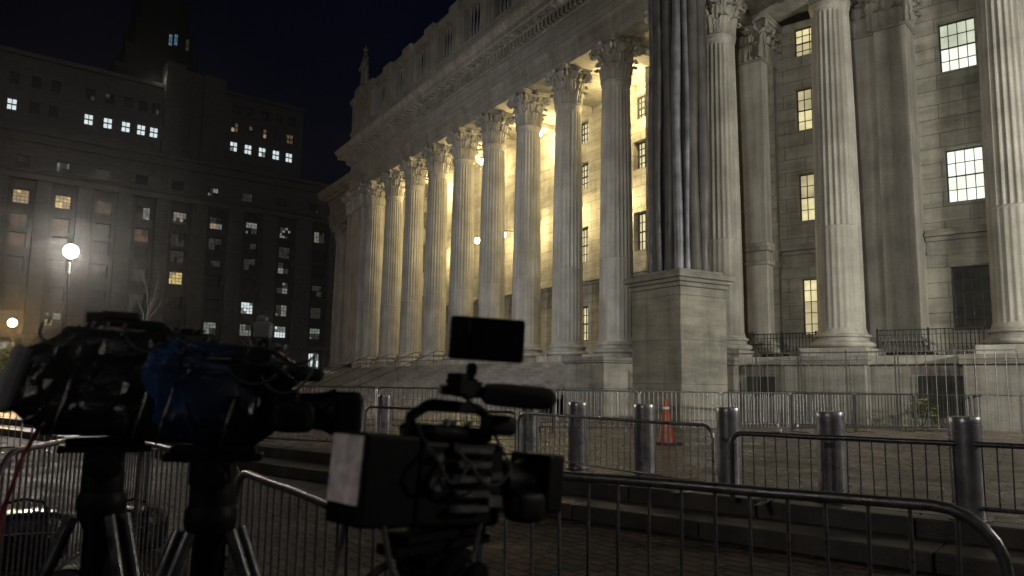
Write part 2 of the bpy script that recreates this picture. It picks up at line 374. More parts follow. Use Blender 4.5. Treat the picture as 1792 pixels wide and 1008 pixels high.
def leaf(mb, W, H, flare, px, py, pz, ax):
    """one acanthus leaf: base at (px,py,pz), outward direction angle ax"""
    ns, nw = 9, 8
    ca, sa = math.cos(ax), math.sin(ax)
    top = []; vs = []; fs = []
    for side in (0, 1):
        for i in range(ns + 1):
            s_ = i / ns
            if s_ < 0.72: z = H * s_ / 0.86; o = 0.03 + flare * 0.35 * (s_ / 0.72) ** 2
            else:
                a = (s_ - 0.72) / 0.28 * PI * 0.95; rr = flare * 0.42
                z = H * 0.72 / 0.86 + rr * 0.9 * math.sin(a) ; o = 0.03 + flare * 0.35 + rr * (1 - math.cos(a))
            lob = 1 + 0.16 * math.sin(s_ * PI * 7)
            hw = W * 0.5 * (0.92 - 0.1 * s_ - 0.45 * max(0, s_ - 0.75) / 0.25) * lob
            for k in range(nw + 1):
                x = -1 + 2 * k / nw
                rib = 0.035 * math.cos(x * PI * 2.5) * (1 - 0.4 * s_) + 0.03 * (1 - abs(x))
                oo = o + rib - (0.05 * x * x) - (0.055 if side else 0)
                lx = x * hw
                vs.append((px + ca * oo - sa * lx, py + sa * oo + ca * lx, pz + z - 0.02 * x * x))
    A = (ns + 1) * (nw + 1)
    for i in range(ns):
        for k in range(nw):
            p = i * (nw + 1) + k
            fs.append((p, p + 1, p + nw + 2, p + nw + 1)); fs.append((A + p, A + p + nw + 1, A + p + nw + 2, A + p + 1))
    for i in range(ns):
        for k in (0, nw):
            p = i * (nw + 1) + k; fs.append((p, p + nw + 1, A + p + nw + 1, A + p) if k == 0 else (p, A + p, A + p + nw + 1, p + nw + 1))
    for k in range(nw):
        p = ns * (nw + 1) + k; fs.append((p, p + 1, A + p + 1, A + p))
    mb.add(vs, fs)
def volute(mb, bx, by, z0, ang, reach, z1, r=0.075, off=0.0, turn=1.35, curl=0.2):
    pts = []; ca, sa = math.cos(ang), math.sin(ang)
    for i in range(7):
        q = i / 6; o = reach * (q ** 1.8) * 0.82; z = z0 + (z1 - z0) * (q ** 0.8); pts.append((o, z))
    cx, cz = pts[-1][0] + 0.02, pts[-1][1] - curl
    for i in range(1, 15):
        a = PI / 2 - i / 14 * turn * 2 * PI; R = curl * (1 - 0.62 * i / 14); pts.append((cx + R * math.cos(a), cz + R * math.sin(a)))
    P = [(bx + ca * o - sa * off, by + sa * o + ca * off, z) for o, z in pts]
    mb.tube(P, [r * (0.9 + 0.25 * i / len(P)) for i in range(len(P))], 6)
def abacus(mb, half_diag, dip, z0, z1):
    pts = []; n = 9
    for q in range(4):
        a0 = PI / 4 + q * PI / 2; a1 = a0 + PI / 2
        A_ = Vector((math.cos(a0), math.sin(a0))) * half_diag; B_ = Vector((math.cos(a1), math.sin(a1))) * half_diag
        mid = (A_ + B_) / 2; inw = -mid.normalized()
        dvec = (B_ - A_).normalized()
        A2, B2 = A_ + dvec * 0.10, B_ - dvec * 0.10
        for i in range(n): s_ = i / (n - 1); p = A2.lerp(B2, s_) + inw * dip * math.sin(PI * s_); pts.append((p.x, p.y))
    L = len(pts)
    for za, zb, sc in ((z0, z0 + (z1 - z0) * 0.55, 0.95), (z0 + (z1 - z0) * 0.55 + 0.002, z1, 1.0)):
        vs = [(x * sc, y * sc, za) for x, y in pts] + [(x * sc, y * sc, zb) for x, y in pts]
        mb.add(vs, [(i, (i + 1) % L, L + (i + 1) % L, L + i) for i in range(L)] + [tuple(range(L, 2 * L)), tuple(range(L - 1, -1, -1))])
def capital_mesh():
    mb = MB(); H = CAPH
    mb.lathe([(RT + .06, 0), (RT + .09, .05), (RT + .05, .10), (RT - 0.02, .14), (RT - 0.02, 1.0), (RT + .05, 1.4), (RT + .22, 1.82), (RT + .26, 1.86)], 32)
    for k in range(8): a = k * PI / 4; leaf(mb, 0.58, 0.78, 0.30, (RT) * math.cos(a), RT * math.sin(a), 0.10, a)
    for k in range(8): a = (k + .5) * PI / 4; leaf(mb, 0.56, 1.32, 0.40, (RT - .02) * math.cos(a), (RT - .02) * math.sin(a), 0.12, a)
    for k in range(4):
        a = PI / 4 + k * PI / 2
        for s_ in (-1, 1): volute(mb, (RT - .05) * math.cos(a), (RT - .05) * math.sin(a), 0.95, a, 0.58, 1.84, 0.07, s_ * 0.10, curl=0.19)
        leaf(mb, 0.36, 0.62, 0.22, (RT + .08) * math.cos(a), (RT + .08) * math.sin(a), 1.02, a)
        b = k * PI / 2
        for s_ in (-1, 1): volute(mb, (RT + .02) * math.cos(b + s_ * .32), (RT + .02) * math.sin(b + s_ * .32), 1.0, b + s_ * 0.02, 0.22, 1.74, 0.05, -s_ * 0.10, curl=0.13)
        mb.rbox(0, 0, 0, 0, 0, 0); mb.v = mb.v[:-8]; mb.f = mb.f[:-6]; mb.m = mb.m[:-6]
        mb.T = Matrix.Translation(((RT + .30) * math.cos(b), (RT + .30) * math.sin(b), 1.98)) @ Matrix.Scale(0.15, 4)
        mb.lathe([(0.2, -1), (0.8, -.6), (1, 0), (.8, .6), (.2, 1)], 8); mb.T = None
    abacus(mb, 1.42, 0.20, 1.87, H - 0.004)
    return mb
shaft_me = shaft_mesh().mesh('column_shaft', STONE, False)
base_me = base_mesh().mesh('column_base', STONE, True)
cap_me = capital_mesh().mesh('capital', STONE_T, True)
plin_me = plinth_mesh().mesh('plinth', STONE)
def column(x, y, rz):
    c = link('column', shaft_me, CH, (x, y, FLOOR), rz)
    link('column_base', base_me, c, (0, 0, 0)); link('capital', cap_me, c, (0, 0, SHTOP - FLOOR))
    p = link('plinth', plin_me, c, (0, 0, -0.342))
    return c
pr = math.atan2(-U.y, -U.x); wr = math.atan2(WX.y, WX.x)
for k in range(-2, 8):
    if k == -2: p = BEND; r_ = (pr + wr) / 2
    else: p = pw(k * 4.2207, 0); r_ = pr
    column(p.x, p.y, r_)
for a in (-4.9, 0.0, 5.9, 10.9, 16.0):
    p = ww(a, 0); column(p.x, p.y, wr)
for t, d in ((49.1, 3.6),):
    p = pw(t, d); column(p.x, p.y, pr)

# ---- pilasters / piers with capitals (built in the local frame)
def pier_capital(mb, x0, x1, y0, y1, z, faces='FLR'):
    H = CAPH
    mb.box(x0 - .05, x1 + .05, y0 - .05, y1, z, z + .10)
    mb.box(x0, x1, y0, y1, z + .1, z + 1.45)
    mb.add([(x0, y0, z + 1.45), (x1, y0, z + 1.45), (x1, y1, z + 1.45), (x0, y1, z + 1.45), (x0 - .22, y0 - .22, z + 1.86), (x1 + .22, y0 - .22, z + 1.86), (x1 + .22, y1, z + 1.86), (x0 - .22, y1, z + 1.86)],
           [(0, 1, 5, 4), (1, 2, 6, 5), (3, 0, 4, 7), (4, 5, 6, 7)])
    def run(ax, ay, bx, by, ang):
        L = math.hypot(bx - ax, by - ay); n = max(2, round(L / 0.52))
        for i in range(n):
            s_ = (i + .5) / n; leaf(mb, L / n * 1.05, 0.78, 0.28, ax + (bx - ax) * s_, ay + (by - ay) * s_, z + .1, ang)
        for i in range(n + 1):
            s_ = i / n; leaf(mb, L / n * 1.0, 1.30, 0.36, ax + (bx - ax) * s_, ay + (by - ay) * s_, z + .12, ang)
        for i in range(n): 
            s_ = (i + .5) / n; volute(mb, ax + (bx - ax) * s_, ay + (by - ay) * s_, z + 1.0, ang, 0.25, z + 1.76, 0.05, 0.08 * (-1) ** i, curl=0.13)
    if 'F' in faces: run(x0, y0, x1, y0, -PI / 2)
    if 'L' in faces: run(x0, y0, x0, y1, PI)
    if 'R' in faces: run(x1, y0, x1, y1, 0)
    if 'L' in faces: volute(mb, x0, y0, z + .95, -PI * .75, .55, z + 1.84, .08, 0, curl=.2)
    if 'R' in faces: volute(mb, x1, y0, z + .95, -PI * .25, .55, z + 1.84, .08, 0, curl=.2)
    mb.box(x0 - .34, x1 + .34, y0 - .34, y1, z + 1.865, z + H - .12); mb.box(x0 - .40, x1 + .40, y0 - .40, y1, z + H - .118, z + H - .004)
def pilaster(M, x0, x1, y0, y1, faces='FLR', mould=None, mat=None):
    mb = MB(); mb.box(x0, x1, y0, y1, FLOOR + BASEH, SHTOP)
    o = obj('pilaster', mb, mat or STONE, CH, M=M, bev=0.02)
    mb = MB()
    for e, za, zb in ((.30, 0, .26), (.13, .26, .40), (.20, .40, .54), (.06, .54, BASEH)): mb.box(x0 - e, x1 + e, y0 - e, y1, FLOOR + za, FLOOR + zb - .001)
    obj('pilaster_base', mb, STONE, o, bev=0.06, seg=3)
    mb = MB(); pier_capital(mb, x0, x1, y0, y1, SHTOP, faces); obj('capital', mb, STONE_T, o, smooth=True)
    if mould:
        mb = MB()
        for e, za, zb in ((.10, 6.9, 7.1), (.05, 7.1, 7.55), (.16, 7.55, 7.75), (.10, 7.75, 7.95)): mb.box(x0 - e, x1 + e, y0 - e, y1, za, zb - .001)
        obj('string_course', mb, STONE, o, bev=.03)
    return o
pilaster(WF, -5.85, -4.15, 3.1, 4.9, mould=True)
pilaster(WF, -0.55, 0.75, 3.62, 4.9, 'FL')
pilaster(WF, 0.752, 2.05, 3.35, 4.9, 'FR')
pilaster(WF, 5.1, 6.7, 3.35, 4.9)
pilaster(WF, 10.1, 11.7, 3.35, 4.9)
# anta at the far end of the portico
pilaster(PF, -32.6, -30.4, -1.05, 4.5, 'FLR', mat=STONE)
pilaster(PF, -34.7, -33.3, -0.85, 4.5, 'FLR')

# ---- walls with openings
def wall_holes(mb, x0, x1, z0, z1, y, holes, depth=0.4):
    xs = sorted({x0, x1, *[h[0] for h in holes], *[h[1] for h in holes]}); zs = sorted({z0, z1, *[h[2] for h in holes], *[h[3] for h in holes]})
    for i in range(len(xs) - 1):
        for j in range(len(zs) - 1):
            cx, cz = (xs[i] + xs[i + 1]) / 2, (zs[j] + zs[j + 1]) / 2
            if any(h[0] < cx < h[1] and h[2] < cz < h[3] for h in holes): continue
            mb.quad((xs[i], y, zs[j]), (xs[i + 1], y, zs[j]), (xs[i + 1], y, zs[j + 1]), (xs[i], y, zs[j + 1]))
    for a, b_, c, d in holes:
        yb = y + depth
        mb.quad((a, y, c), (a, y, d), (a, yb, d), (a, yb, c)); mb.quad((b_, y, c), (b_, yb, c), (b_, yb, d), (b_, y, d))
        mb.quad((a, y, c), (a, yb, c), (b_, yb, c), (b_, y, c)); mb.quad((a, y, d), (b_, y, d), (b_, yb, d), (a, yb, d))
def window(parent, M, x0, x1, z0, z1, y, nx, nz, mats, weights=None, fr=0.05, mun=0.028, blind=None, surround=0.0, name='window', seed=0, coherent=False):
    rnd = random.Random(seed)
    quad_ = {(a_, b_): rnd.choices(range(len(mats)), weights)[0] for a_ in (False, True) for b_ in (False, True)}
    mb = MB(); w_, h_ = x1 - x0, z1 - z0
    mb.box(x0, x0 + fr, y - .04, y + .05, z0, z1); mb.box(x1 - fr, x1, y - .04, y + .05, z0, z1)
    mb.box(x0 + fr, x1 - fr, y - .04, y + .05, z0, z0 + fr); mb.box(x0 + fr, x1 - fr, y - .04, y + .05, z1 - fr, z1)
    for i in range(1, nx): xx = x0 + w_ * i / nx; mb.box(xx - mun / 2, xx + mun / 2, y - .022, y + .03, z0 + fr, z1 - fr)
    for j in range(1, nz):
        zz = z0 + h_ * j / nz; t_ = mun * (1.9 if 2 * j == nz else 1)
        mb.box(x0 + fr, x1 - fr, y - (.035 if 2 * j == nz else .019), y + .028, zz - t_ / 2, zz + t_ / 2)
    o = obj(name, mb, WFRAME, parent, M=M)
    mb = MB()
    for i in range(nx):
        for j in range(nz):
            if blind is not None: mb.mi = 1 if (j + 1) / nz > 1 - blind else 0
            elif coherent: mb.mi = quad_[(2 * i >= nx, 2 * j >= nz)] if rnd.random() < .9 else rnd.choices(range(len(mats)), weights)[0]
            else: mb.mi = rnd.choices(range(len(mats)), weights)[0]
            xa, xb, za, zb = x0 + w_ * i / nx, x0 + w_ * (i + 1) / nx, z0 + h_ * j / nz, z0 + h_ * (j + 1) / nz
            mb.quad((xa, y + .045, za), (xb, y + .045, za), (xb, y + .045, zb), (xa, y + .045, zb))
    obj('pane', mb, mats, o)
    if surround:
        mb = MB(); s_ = surround; yf = y - 0.40
        mb.box(x0 - s_, x0, yf - .05, yf + .02, z0 - s_, z1 + s_); mb.box(x1, x1 + s_, yf - .05, yf + .02, z0 - s_, z1 + s_)
        mb.box(x0, x1, yf - .05, yf + .02, z1, z1 + s_); mb.box(x0 - .06, x1 + .06, yf - .10, yf + .02, z0 - s_ - .04, z0)
        obj('window_surround', mb, STONE, o, bev=.012)
    return o
# wing wall (wing frame, depth 4.8)
WD = 4.8
R_LO, R_2, R_3, R_4 = (3.72, 6.35), (9.1, 11.4), (13.5, 15.62), (17.0, 18.6)
hw = []
wing_w = []
for (xa, xb), rows in (((-3.28, -1.88), ((R_LO, L_YEL2, .0), (R_2, L_YELL, 0), (R_3, L_YELL, 0), ((17.2, 18.7), L_YEL2, 0))),
                       ((2.95, 4.34), ((R_LO, L_DARK, 0), (R_2, L_WHITE, 0), ((14.8, 17.05), L_WHITE, 0))),
                       ((8.0, 9.4), ((R_LO, L_DARK, 0), (R_2, L_WHITE, 0), ((14.8, 17.05), L_DARK, 0))),
                       ((13.0, 14.4), ((R_LO, L_DARK, 0), (R_2, L_YELL, 0), ((14.8, 17.05), L_DARK, 0)))):
    for (za, zb), mt, _ in rows: hw.append((xa, xb, za, zb)); wing_w.append((xa, xb, za, zb, mt))
# corner between portico wall (depth PD) and wing wall
PD = 4.5
mb = MB(); wall_holes(mb, -11.5, 20, FLOOR - .3, CEIL - .01, WD, hw); obj('wing_wall', mb, WALL, CH, M=WF)
for i, (a, b, c, d, mt) in enumerate(wing_w):
    alt = {L_WHITE: L_WHIT2, L_YELL: L_YEL2, L_YEL2: L_YELL, L_DARK: L_DARK}[mt]
    window(CH, WF, a, b, c, d, WD + .36, 4, 5 if c < 5 else 4, [mt, alt], [.8, .2], blind=(.0 if mt is L_WHITE and c < 12 else .26), seed=i)
# string course on the wing wall
def course(M, x0, x1, y, z0, z1, parent=CH):
    mb = MB(); h = z1 - z0
    for e, a, b in ((.06, 0, .2), (.03, .2, .55), (.16, .55, .72), (.34, .72, .86), (.20, .86, 1.0)): mb.box(x0, x1, y - e, y + .1, z0 + a * h, z0 + b * h - .002)
    return obj('string_course', mb, STONE_T, parent, M=M, bev=.015)
course(WF, -4.1, -0.6, WD, 6.9, 7.98); course(WF, 2.1, 5.05, WD, 6.9, 7.98); course(WF, 6.75, 10.05, WD, 6.9, 7.98); course(WF, -10.5, -5.9, WD, 6.9, 7.98)
# portico back wall
hp = []
for t in (-6.5, -0.9, 4.75, 16.6, 21.0, 28.6):
    for za, zb in ((4.0, 6.2), (9.0, 11.25), (13.8, 15.5), (16.8, 18.3)): hp.append((-t - .62, -t + .62, za, zb))
mb = MB(); wall_holes(mb, -30.5, 10.5, FLOOR - .3, CEIL - .01, PD, hp); obj('portico_wall', mb, WALL, CH, M=PF)
for i, (a, b, c, d) in enumerate(hp):
    mt = L_PORT if c > 9.5 else L_YELL
    window(CH, PF, a, b, c, d, PD + .36, 4, 4, [mt, L_YELL], [.75, .25], fr=.09, mun=.045, seed=50 + i)
course(PF, -30.38, 10.3, PD, 6.95, 7.95)
# recessed wall beyond the portico's far end
mb = MB(); mb.box(-48.0, -34.71, 6.4, 7.2, 0, SHTOP + CAPH - .01); obj('far_wing_wall', mb, WALL, CH, M=PF)

# ---- entablature swept along the column lines
def sweep(name, prof, path, mat, parent=CH, dirside=1):
    """prof: list of (outward, z) closed; path: plan points, outward on the right hand of the direction of travel"""
    n = len(path); mb = MB(); rows = []
    for i, p in enumerate(path):
        def nr(a, b): d = (b - a).normalized(); return Vector((d.y, -d.x))
        if i == 0: m_ = nr(path[0], path[1])
        elif i == n - 1: m_ = nr(path[-2], path[-1])
        else:
            a_, b_ = nr(path[i - 1], path[i]), nr(path[i], path[i + 1]); m_ = (a_ + b_); m_ = m_ / (m_.dot(a_))
        rows.append([(p.x + m_.x * o, p.y + m_.y * o, z) for o, z in prof])
    L = len(prof); vs = [v for r in rows for v in r]; fs = []
    for i in range(n - 1):
        for k in range(L): k2 = (k + 1) % L; fs.append((i * L + k, i * L + k2, (i + 1) * L + k2, (i + 1) * L + k))
    fs.append(tuple(range(L - 1, -1, -1))); fs.append(tuple((n - 1) * L + k for k in range(L)))
    mb.add(vs, fs); return mb
PEND = 33.9
path = [pw(56.0, 13), pw(51.0, 13), pw(51.0, 3.9), pw(PEND, 3.9), pw(PEND, 0), BEND, ww(20, 0)]
path[0] = pw(51.0, 16)
path = [pw(51.3, 16), pw(51.3, 3.6), pw(PEND, 3.6), pw(PEND, 0), BEND, ww(20, 0)]
IN = -0.85
arch = [(IN, 18.9), (.72, 18.9), (.72, 19.3), (.77, 19.3), (.77, 19.75), (.82, 19.75), (.82, 20.02), (.98, 20.12), (.98, 20.22), (IN, 20.22)]
frz = [(IN, 20.222), (.74, 20.222), (.74, 21.55), (IN, 21.55)]
den_ = [(IN, 21.552), (.84, 21.552), (.90, 21.68), (.90, 22.08), (.96, 22.08), (IN, 22.1)]
cor = [(IN, 22.102), (1.22, 22.102), (1.26, 22.25), (1.72, 22.30), (1.76, 22.34), (1.76, 22.66), (1.84, 22.70), (1.98, 22.98), (2.02, 23.10), (1.2, 23.2), (IN, 23.25)]
def fr_obj(name, prof, mat, bev=0): return obj(name, sweep(name, prof, path, mat), mat, CH)
obj('architrave', sweep('a', arch, path, STONE_T), STONE_T, CH)
# frieze in the portico's own frame so block joints follow it
Ln = (BEND - pw(PEND, 0)).length
mb = MB(); mb.box(-PEND - .74, -PEND + Ln + .30, -.74, .85, 20.222, 21.55); obj('frieze', mb, FRIEZE, CH, M=PF)
mb = MB(); mb.box(BA - .2, 20, -.735, .85, 20.225, 21.548); obj('frieze', mb, FRIEZE, CH, M=WF)
mb = MB(); mb.box(-52.04, -PEND - .78, 2.86, 4.4, 20.222, 21.55); obj('frieze', mb, FRIEZE, CH, M=PF)
obj('dentil_course', sweep('d', den_, path, STONE_T), STONE_T, CH)
obj('cornice', sweep('c', cor, path, STONE), STONE, CH)
mb = MB(); x = -PEND - .8
while x < -PEND + Ln + .6: mb.box(x, x + .21, -1.2, -.9, 21.66, 22.09); x += .40
obj('dentil', mb, STONE_T, CH, M=PF)
mb = MB(); x = BA - .2
while x < 19: mb.box(x, x + .21, -1.2, -.9, 21.66, 22.09); x += .40
obj('dentil', mb, STONE_T, CH, M=WF)
# second row of small blocks under the cornice (egg-and-dart reads as fine beads)
mb = MB(); x = -PEND - 1.2
while x < -PEND + Ln + .6: mb.box(x, x + .34, -1.66, -1.24, 22.16, 22.28); x += .72
obj('modillion', mb, STONE_T, CH, M=PF)
# ceilings
mb = MB(); 
cp = [pw(PEND, -.6), BEND - (Nn * .6), ww(20, -.6), ww(20, 5.4), pw(BT - 3.0, PD + .6), pw(PEND, PD + .6)]
mb.add([(p.x, p.y, 18.93) for p in cp] + [(p.x, p.y, 19.1) for p in cp], [(0, 1, 2, 3, 4, 5), (11, 10, 9, 8, 7, 6)]); obj('portico_ceiling', mb, STONE, CH)
for k in range(-2, 8):      # ceiling beams behind each column
    t = k * 4.2207; mb = MB(); mb.box(-t - .5, -t + .5, .87, PD - .02, 18.55, 18.925)
    if k > -2: obj('ceiling_beam', mb, STONE, CH, M=PF, bev=.03)
for a in (-4.9, 0.9, 5.9, 10.9):
    mb = MB(); mb.box(a - .5, a + .5, .87, WD - .02, 18.55, 18.925); obj('ceiling_beam', mb, STONE, CH, M=WF, bev=.03)
# attic storey behind parapet, roof
rp = [pw(51, 4.2), pw(PEND, 4.2), pw(PEND, .3), BEND + Nn * .3, ww(20, .3), ww(20, 30), pw(51, 30)]
mb = MB(); mb.add([(p.x, p.y, 23.26) for p in rp], [tuple(range(7))]); obj('roof', mb, STONE, CH)
# ---- parapet with balustrade panels (portico frame)
FRY = -.78
mb = MB(); mb.box(-PEND - .85, -PEND + Ln + .4, FRY - .06, .3, 23.24, 24.6); mb.box(-PEND - .95, -PEND + Ln + .45, FRY - .16, .3, 24.6, 24.82)
obj('parapet_base', mb, FRIEZE, CH, M=PF, bev=.02)
mb = MB(); mb.box(-PEND - .95, -PEND + Ln + .45, FRY - .14, .2, 27.55, 27.78); mb.box(-PEND - 1.0, -PEND + Ln + .5, FRY - .24, .25, 27.78, 28.05)
obj('parapet_coping', mb, STONE, CH, M=PF, bev=.02)
bal_mb = MB()
prof_b = [(.11, 0), (.11, .14), (.06, .2), (.09, .45), (.12, .85), (.09, 1.25), (.05, 1.75), (.05, 2.15), (.09, 2.35), (.11, 2.5), (.11, 2.73)]
bal_mb.lathe(prof_b, 10); bal_me = bal_mb.mesh('baluster', STONE, True)
for k in range(-2, 8):
    t = k * 4.2207 if k > -2 else BT
    mb = MB(); mb.box(-t - .62, -t + .62, FRY - .12, .2, 24.822, 27.548); mb.box(-t - .42, -t + .42, FRY - .17, FRY - .1, 25.0, 27.35)
    p_ = obj('parapet_pier', mb, STONE, CH, M=PF, bev=.02)
    mb = MB(); mb.box(-t - .74, -t + .74, FRY - .32, .33, 27.54, 27.80); mb.box(-t - .80, -t + .80, FRY - .38, .38, 27.79, 28.28); mb.box(-t - .6, -t + .6, FRY - .2, .2, 28.28, 28.42); obj('pier_cap', mb, STONE, p_, bev=.03)
    if k == 7:
        mb = MB(); mb.box(-PEND - .85, -t - .622, FRY, .1, 24.822, 27.548); obj('parapet_panel', mb, FRIEZE, CH, M=PF)
        continue
    t2 = (k + 1) * 4.2207
    # side piers narrowing the opening, solid back wall, balusters
    mb = MB(); mb.box(-t2 + .622, -t2 + .92, FRY, .15, 24.822, 27.548); obj('parapet_panel', mb, STONE, CH, M=PF, bev=.015)
    mb = MB(); mb.box(-t - .92, -t - .622, FRY, .15, 24.822, 27.548); o = obj('parapet_panel', mb, STONE, CH, M=PF, bev=.015)
    n = 5
    for i in range(n):
        x = -t2 + .92 + (t2 - t - 1.84) * (i + .5) / n
        link('baluster', bal_me, o, (x, -.30, 24.82))
# ---- portico floor, stairs, podium
mb = MB()
fp = [pw(35.3, -1.5), pw(BT + 0.6, -1.5), ww(BA + .7, -1.6), ww(BA + .7, 6), pw(35.3, 6)]
mb.add([(p.x, p.y, 2.455) for p in fp] + [(p.x, p.y, 0) for p in fp], [(4, 3, 2, 1, 0), (0, 1, 6, 5), (1, 2, 7, 6), (2, 3, 8, 7), (3, 4, 9, 8), (4, 0, 5, 9)]); obj('stylobate', mb, PODIUM, CH)
mb = MB(); mb.box(-35.2, -BT + 1.0, 1.3, 5, 2.46, 2.8); obj('portico_floor', mb, STEPM, CH, M=PF)
mb = MB(); ns = 15; rise = 2.455 / ns; run_ = .36
for i in range(ns):
    z1 = 2.455 - rise * i; y1 = -1.5 - run_ * i
    xl, xr = -31.5, 6.3
    x = xl
    while x < xr:
        L = random.uniform(1.8, 3.2); x2 = min(x + L, xr)
        mb.box(x + .004, x2 - .004, y1 - run_, -1.5 + .01, z1 - rise - .001, z1 - rise * .0 - .002 - random.uniform(0, .004)) if False else mb.box(x + .004, x2 - .004, y1 - run_, y1, 0 if i == ns - 1 else z1 - rise * 2, z1 - .002 - random.uniform(0, .005)); x = x2
    
obj('staircase', mb, STEPM, CH, M=PF, bev=.02)
mb = MB(); mb.box(-34.6, -31.52, -9.2, -1.52, 0, 1.9); mb.box(-34.8, -31.4, -9.4, -1.51, 1.9, 2.2); obj('stair_cheek_wall', mb, PODIUM, CH, M=PF, bev=.03)
mb = MB(); mb.box(6.32, -BT + .6, -4.6, -1.52, 0, 2.2); mb.box(6.25, -BT + .7, -4.7, -1.51, 2.2, 2.45); obj('stair_cheek_wall', mb, PODIUM, CH, M=PF, bev=.03)
# wing podium
mb = MB(); mb.box(BA + .72, 20, -1.75, 4.8, 0, 2.12); obj('podium', mb, PODIUM, CH, M=WF)
mb = MB(); mb.box(BA + .72, 20, -1.88, 4.8, 2.125, 2.455); obj('podium_cap', mb, STONE, CH, M=WF, bev=.04, seg=2)
for a in (-4.9, 0, 5.9, 10.9, 16):
    mb = MB(); mb.box(a - 1.45, a + 1.45, -2.25, -1.7, 0, 2.118); mb.box(a - 1.55, a + 1.55, -2.35, -1.89, 2.12, 2.452)
    obj('podium_pier', mb, PODIUM, CH, M=WF, bev=.02)
for x0, x1, z0, z1 in ((-3.1, -2.0, .95, 1.7), (3.0, 4.6, .35, 1.75)):
    mb = MB(); mb.box(x0, x1, -1.79, -1.76, z0, z1); g = obj('basement_window', mb, L_DARK, CH, M=WF)
    mb = MB(); n = int((x1 - x0) / .14)
    for i in range(n + 1): x = x0 + (x1 - x0) * i / n; mb.tube([(x, -1.84, z0), (x, -1.84, z1)], .012, 6)
    obj('window_bars', mb, IRON, g)

# ------------------------------------------------------------------ pendant lanterns and sconces in the portico
def lantern(t, z, d, label, power, name='hanging_lantern', wall=False):
    p = pw(t, d)
    o = thing(name, label, 'lantern', (p.x, p.y, z), pr, 'lanterns lighting the portico')
    mb = MB(); mb.lathe([(.05, -.22), (.16, -.16), (.2, 0), (.16, .16), (.05, .22)], 16); g = obj('lantern_glass', mb, LANT, o, smooth=True)
    g.visible_shadow = True
    mb = MB(); mb.lathe([(.07, .23), (.2, .22), (.12, .34), (.03, .42)], 12)
    if wall: mb.tube([(0, 0, .35), (0, PD - d, .35)], .03)
    else: mb.tube([(0, 0, .4), (0, 0, 18.9 - z)], .015, 6)
    obj('lantern_cap', mb, IRON, o)
    ld = bpy.data.lights.new('lantern_light', 'POINT'); ld.energy = power; ld.color = (1.0, 0.76, 0.34); ld.shadow_soft_size = .2
    l = bpy.data.objects.new('lantern_light', ld); COL.objects.link(l); l.parent = o; l.location = (0, -.0, -.5)
lantern(7.6, 18.0, 3.0, 'bright hanging lantern under the ceiling beside the third column from the pedestal', 1250)
lantern(15.6, 18.0, 3.0, 'second hanging lantern along the portico hidden behind the middle capitals', 1250)
lantern(23.8, 18.0, 3.0, 'third hanging lantern near the far end of the portico', 1250)
lantern(-1.4, 18.0, 3.0, 'hanging lantern nearest the dark wrapped shaft', 1300)
lantern(12.65, 11.9, 3.3, 'small wall lantern halfway up the portico wall, the nearer visible one', 420, 'wall_lantern', True)
lantern(16.6, 12.1, 3.3, 'small wall lantern halfway up the portico wall, the farther visible one', 420, 'wall_lantern', True)
lantern(4.7, 12.3, 3.3, 'added unseen wall lantern behind the third column left of the pedestal', 420, 'wall_lantern', True)  # this and the next three are added out of sight to wash the wall
lantern(9.58, 12.3, 3.3, 'added unseen wall lantern behind the fourth column left of the pedestal', 420, 'wall_lantern', True)
lantern(-0.1, 12.3, 3.3, 'added unseen wall lantern behind the column beside the dark shaft', 350, 'wall_lantern', True)
lantern(24.0, 12.3, 3.3, 'added unseen wall lantern deep in the portico near its far end', 420, 'wall_lantern', True)

# ------------------------------------------------------------------ rooftop statue
st = thing('rooftop_statue', 'robed stone statue standing on the far corner of the parapet', 'statue', (*pw(33.0, -.3), 28.05), pr); st.scale = (1.2, 1.2, 1.12)
mb = MB(); mb.box(-.6, .6, -.6, .6, 0, .55); mb.box(-.5, .5, -.5, .5, .55, .8); obj('statue_base', mb, STONE, st, bev=.04)
def skin_fig(pts, edges, radii, name, mat, parent, sub=2):
    me = bpy.data.meshes.new(name); me.from_pydata(pts, edges, []); me.materials.append(mat)
    o = link(name, me, parent); sm = o.modifiers.new('skin', 'SKIN')
    for i, r in enumerate(radii):
        rr = r if isinstance(r, tuple) else (r, r); me.skin_vertices[0].data[i].radius = rr
    me.skin_vertices[0].data[0].use_root = True
    ss = o.modifiers.new('sub', 'SUBSURF'); ss.levels = sub; ss.render_levels = sub
    sm.use_smooth_shade = True
    return o
skin_fig([(0, 0, 2.3), (0, 0, 1.6), (0, .05, .85), (0, 0, 3.0), (0, 0, 3.45), (0, 0, 3.68), (0, 0, 3.98), (-.42, 0, 3.3), (-.62, -.1, 2.8), (-.5, -.3, 2.4), (.42, 0, 3.3), (.6, -.15, 2.75), (.55, -.35, 2.3), (-.75, .1, 2.2), (-.8, .1, 1.5)],
         [(0, 1), (1, 2), (0, 3), (3, 4), (4, 5), (5, 6), (4, 7), (7, 8), (8, 9), (4, 10), (10, 11), (11, 12), (8, 13), (13, 14)],
         [(.38, .30), (.45, .38), (.52, .45), (.36, .28), (.22, .2), (.12, .12), (.19, .2), .16, .13, .1, .16, .13, .1, .14, .12], 'body', STONE_T, st)
mb = MB(); mb.tube([(.56, -.4, .8), (.5, -.3, 3.2)], .04); mb.lathe([(.18, 0), (.22, .1), (.12, .2), (.05, .35), (.02, .6)], 8, 0, 0, 4.08); obj('helmet_and_staff', mb, STONE_T, st)

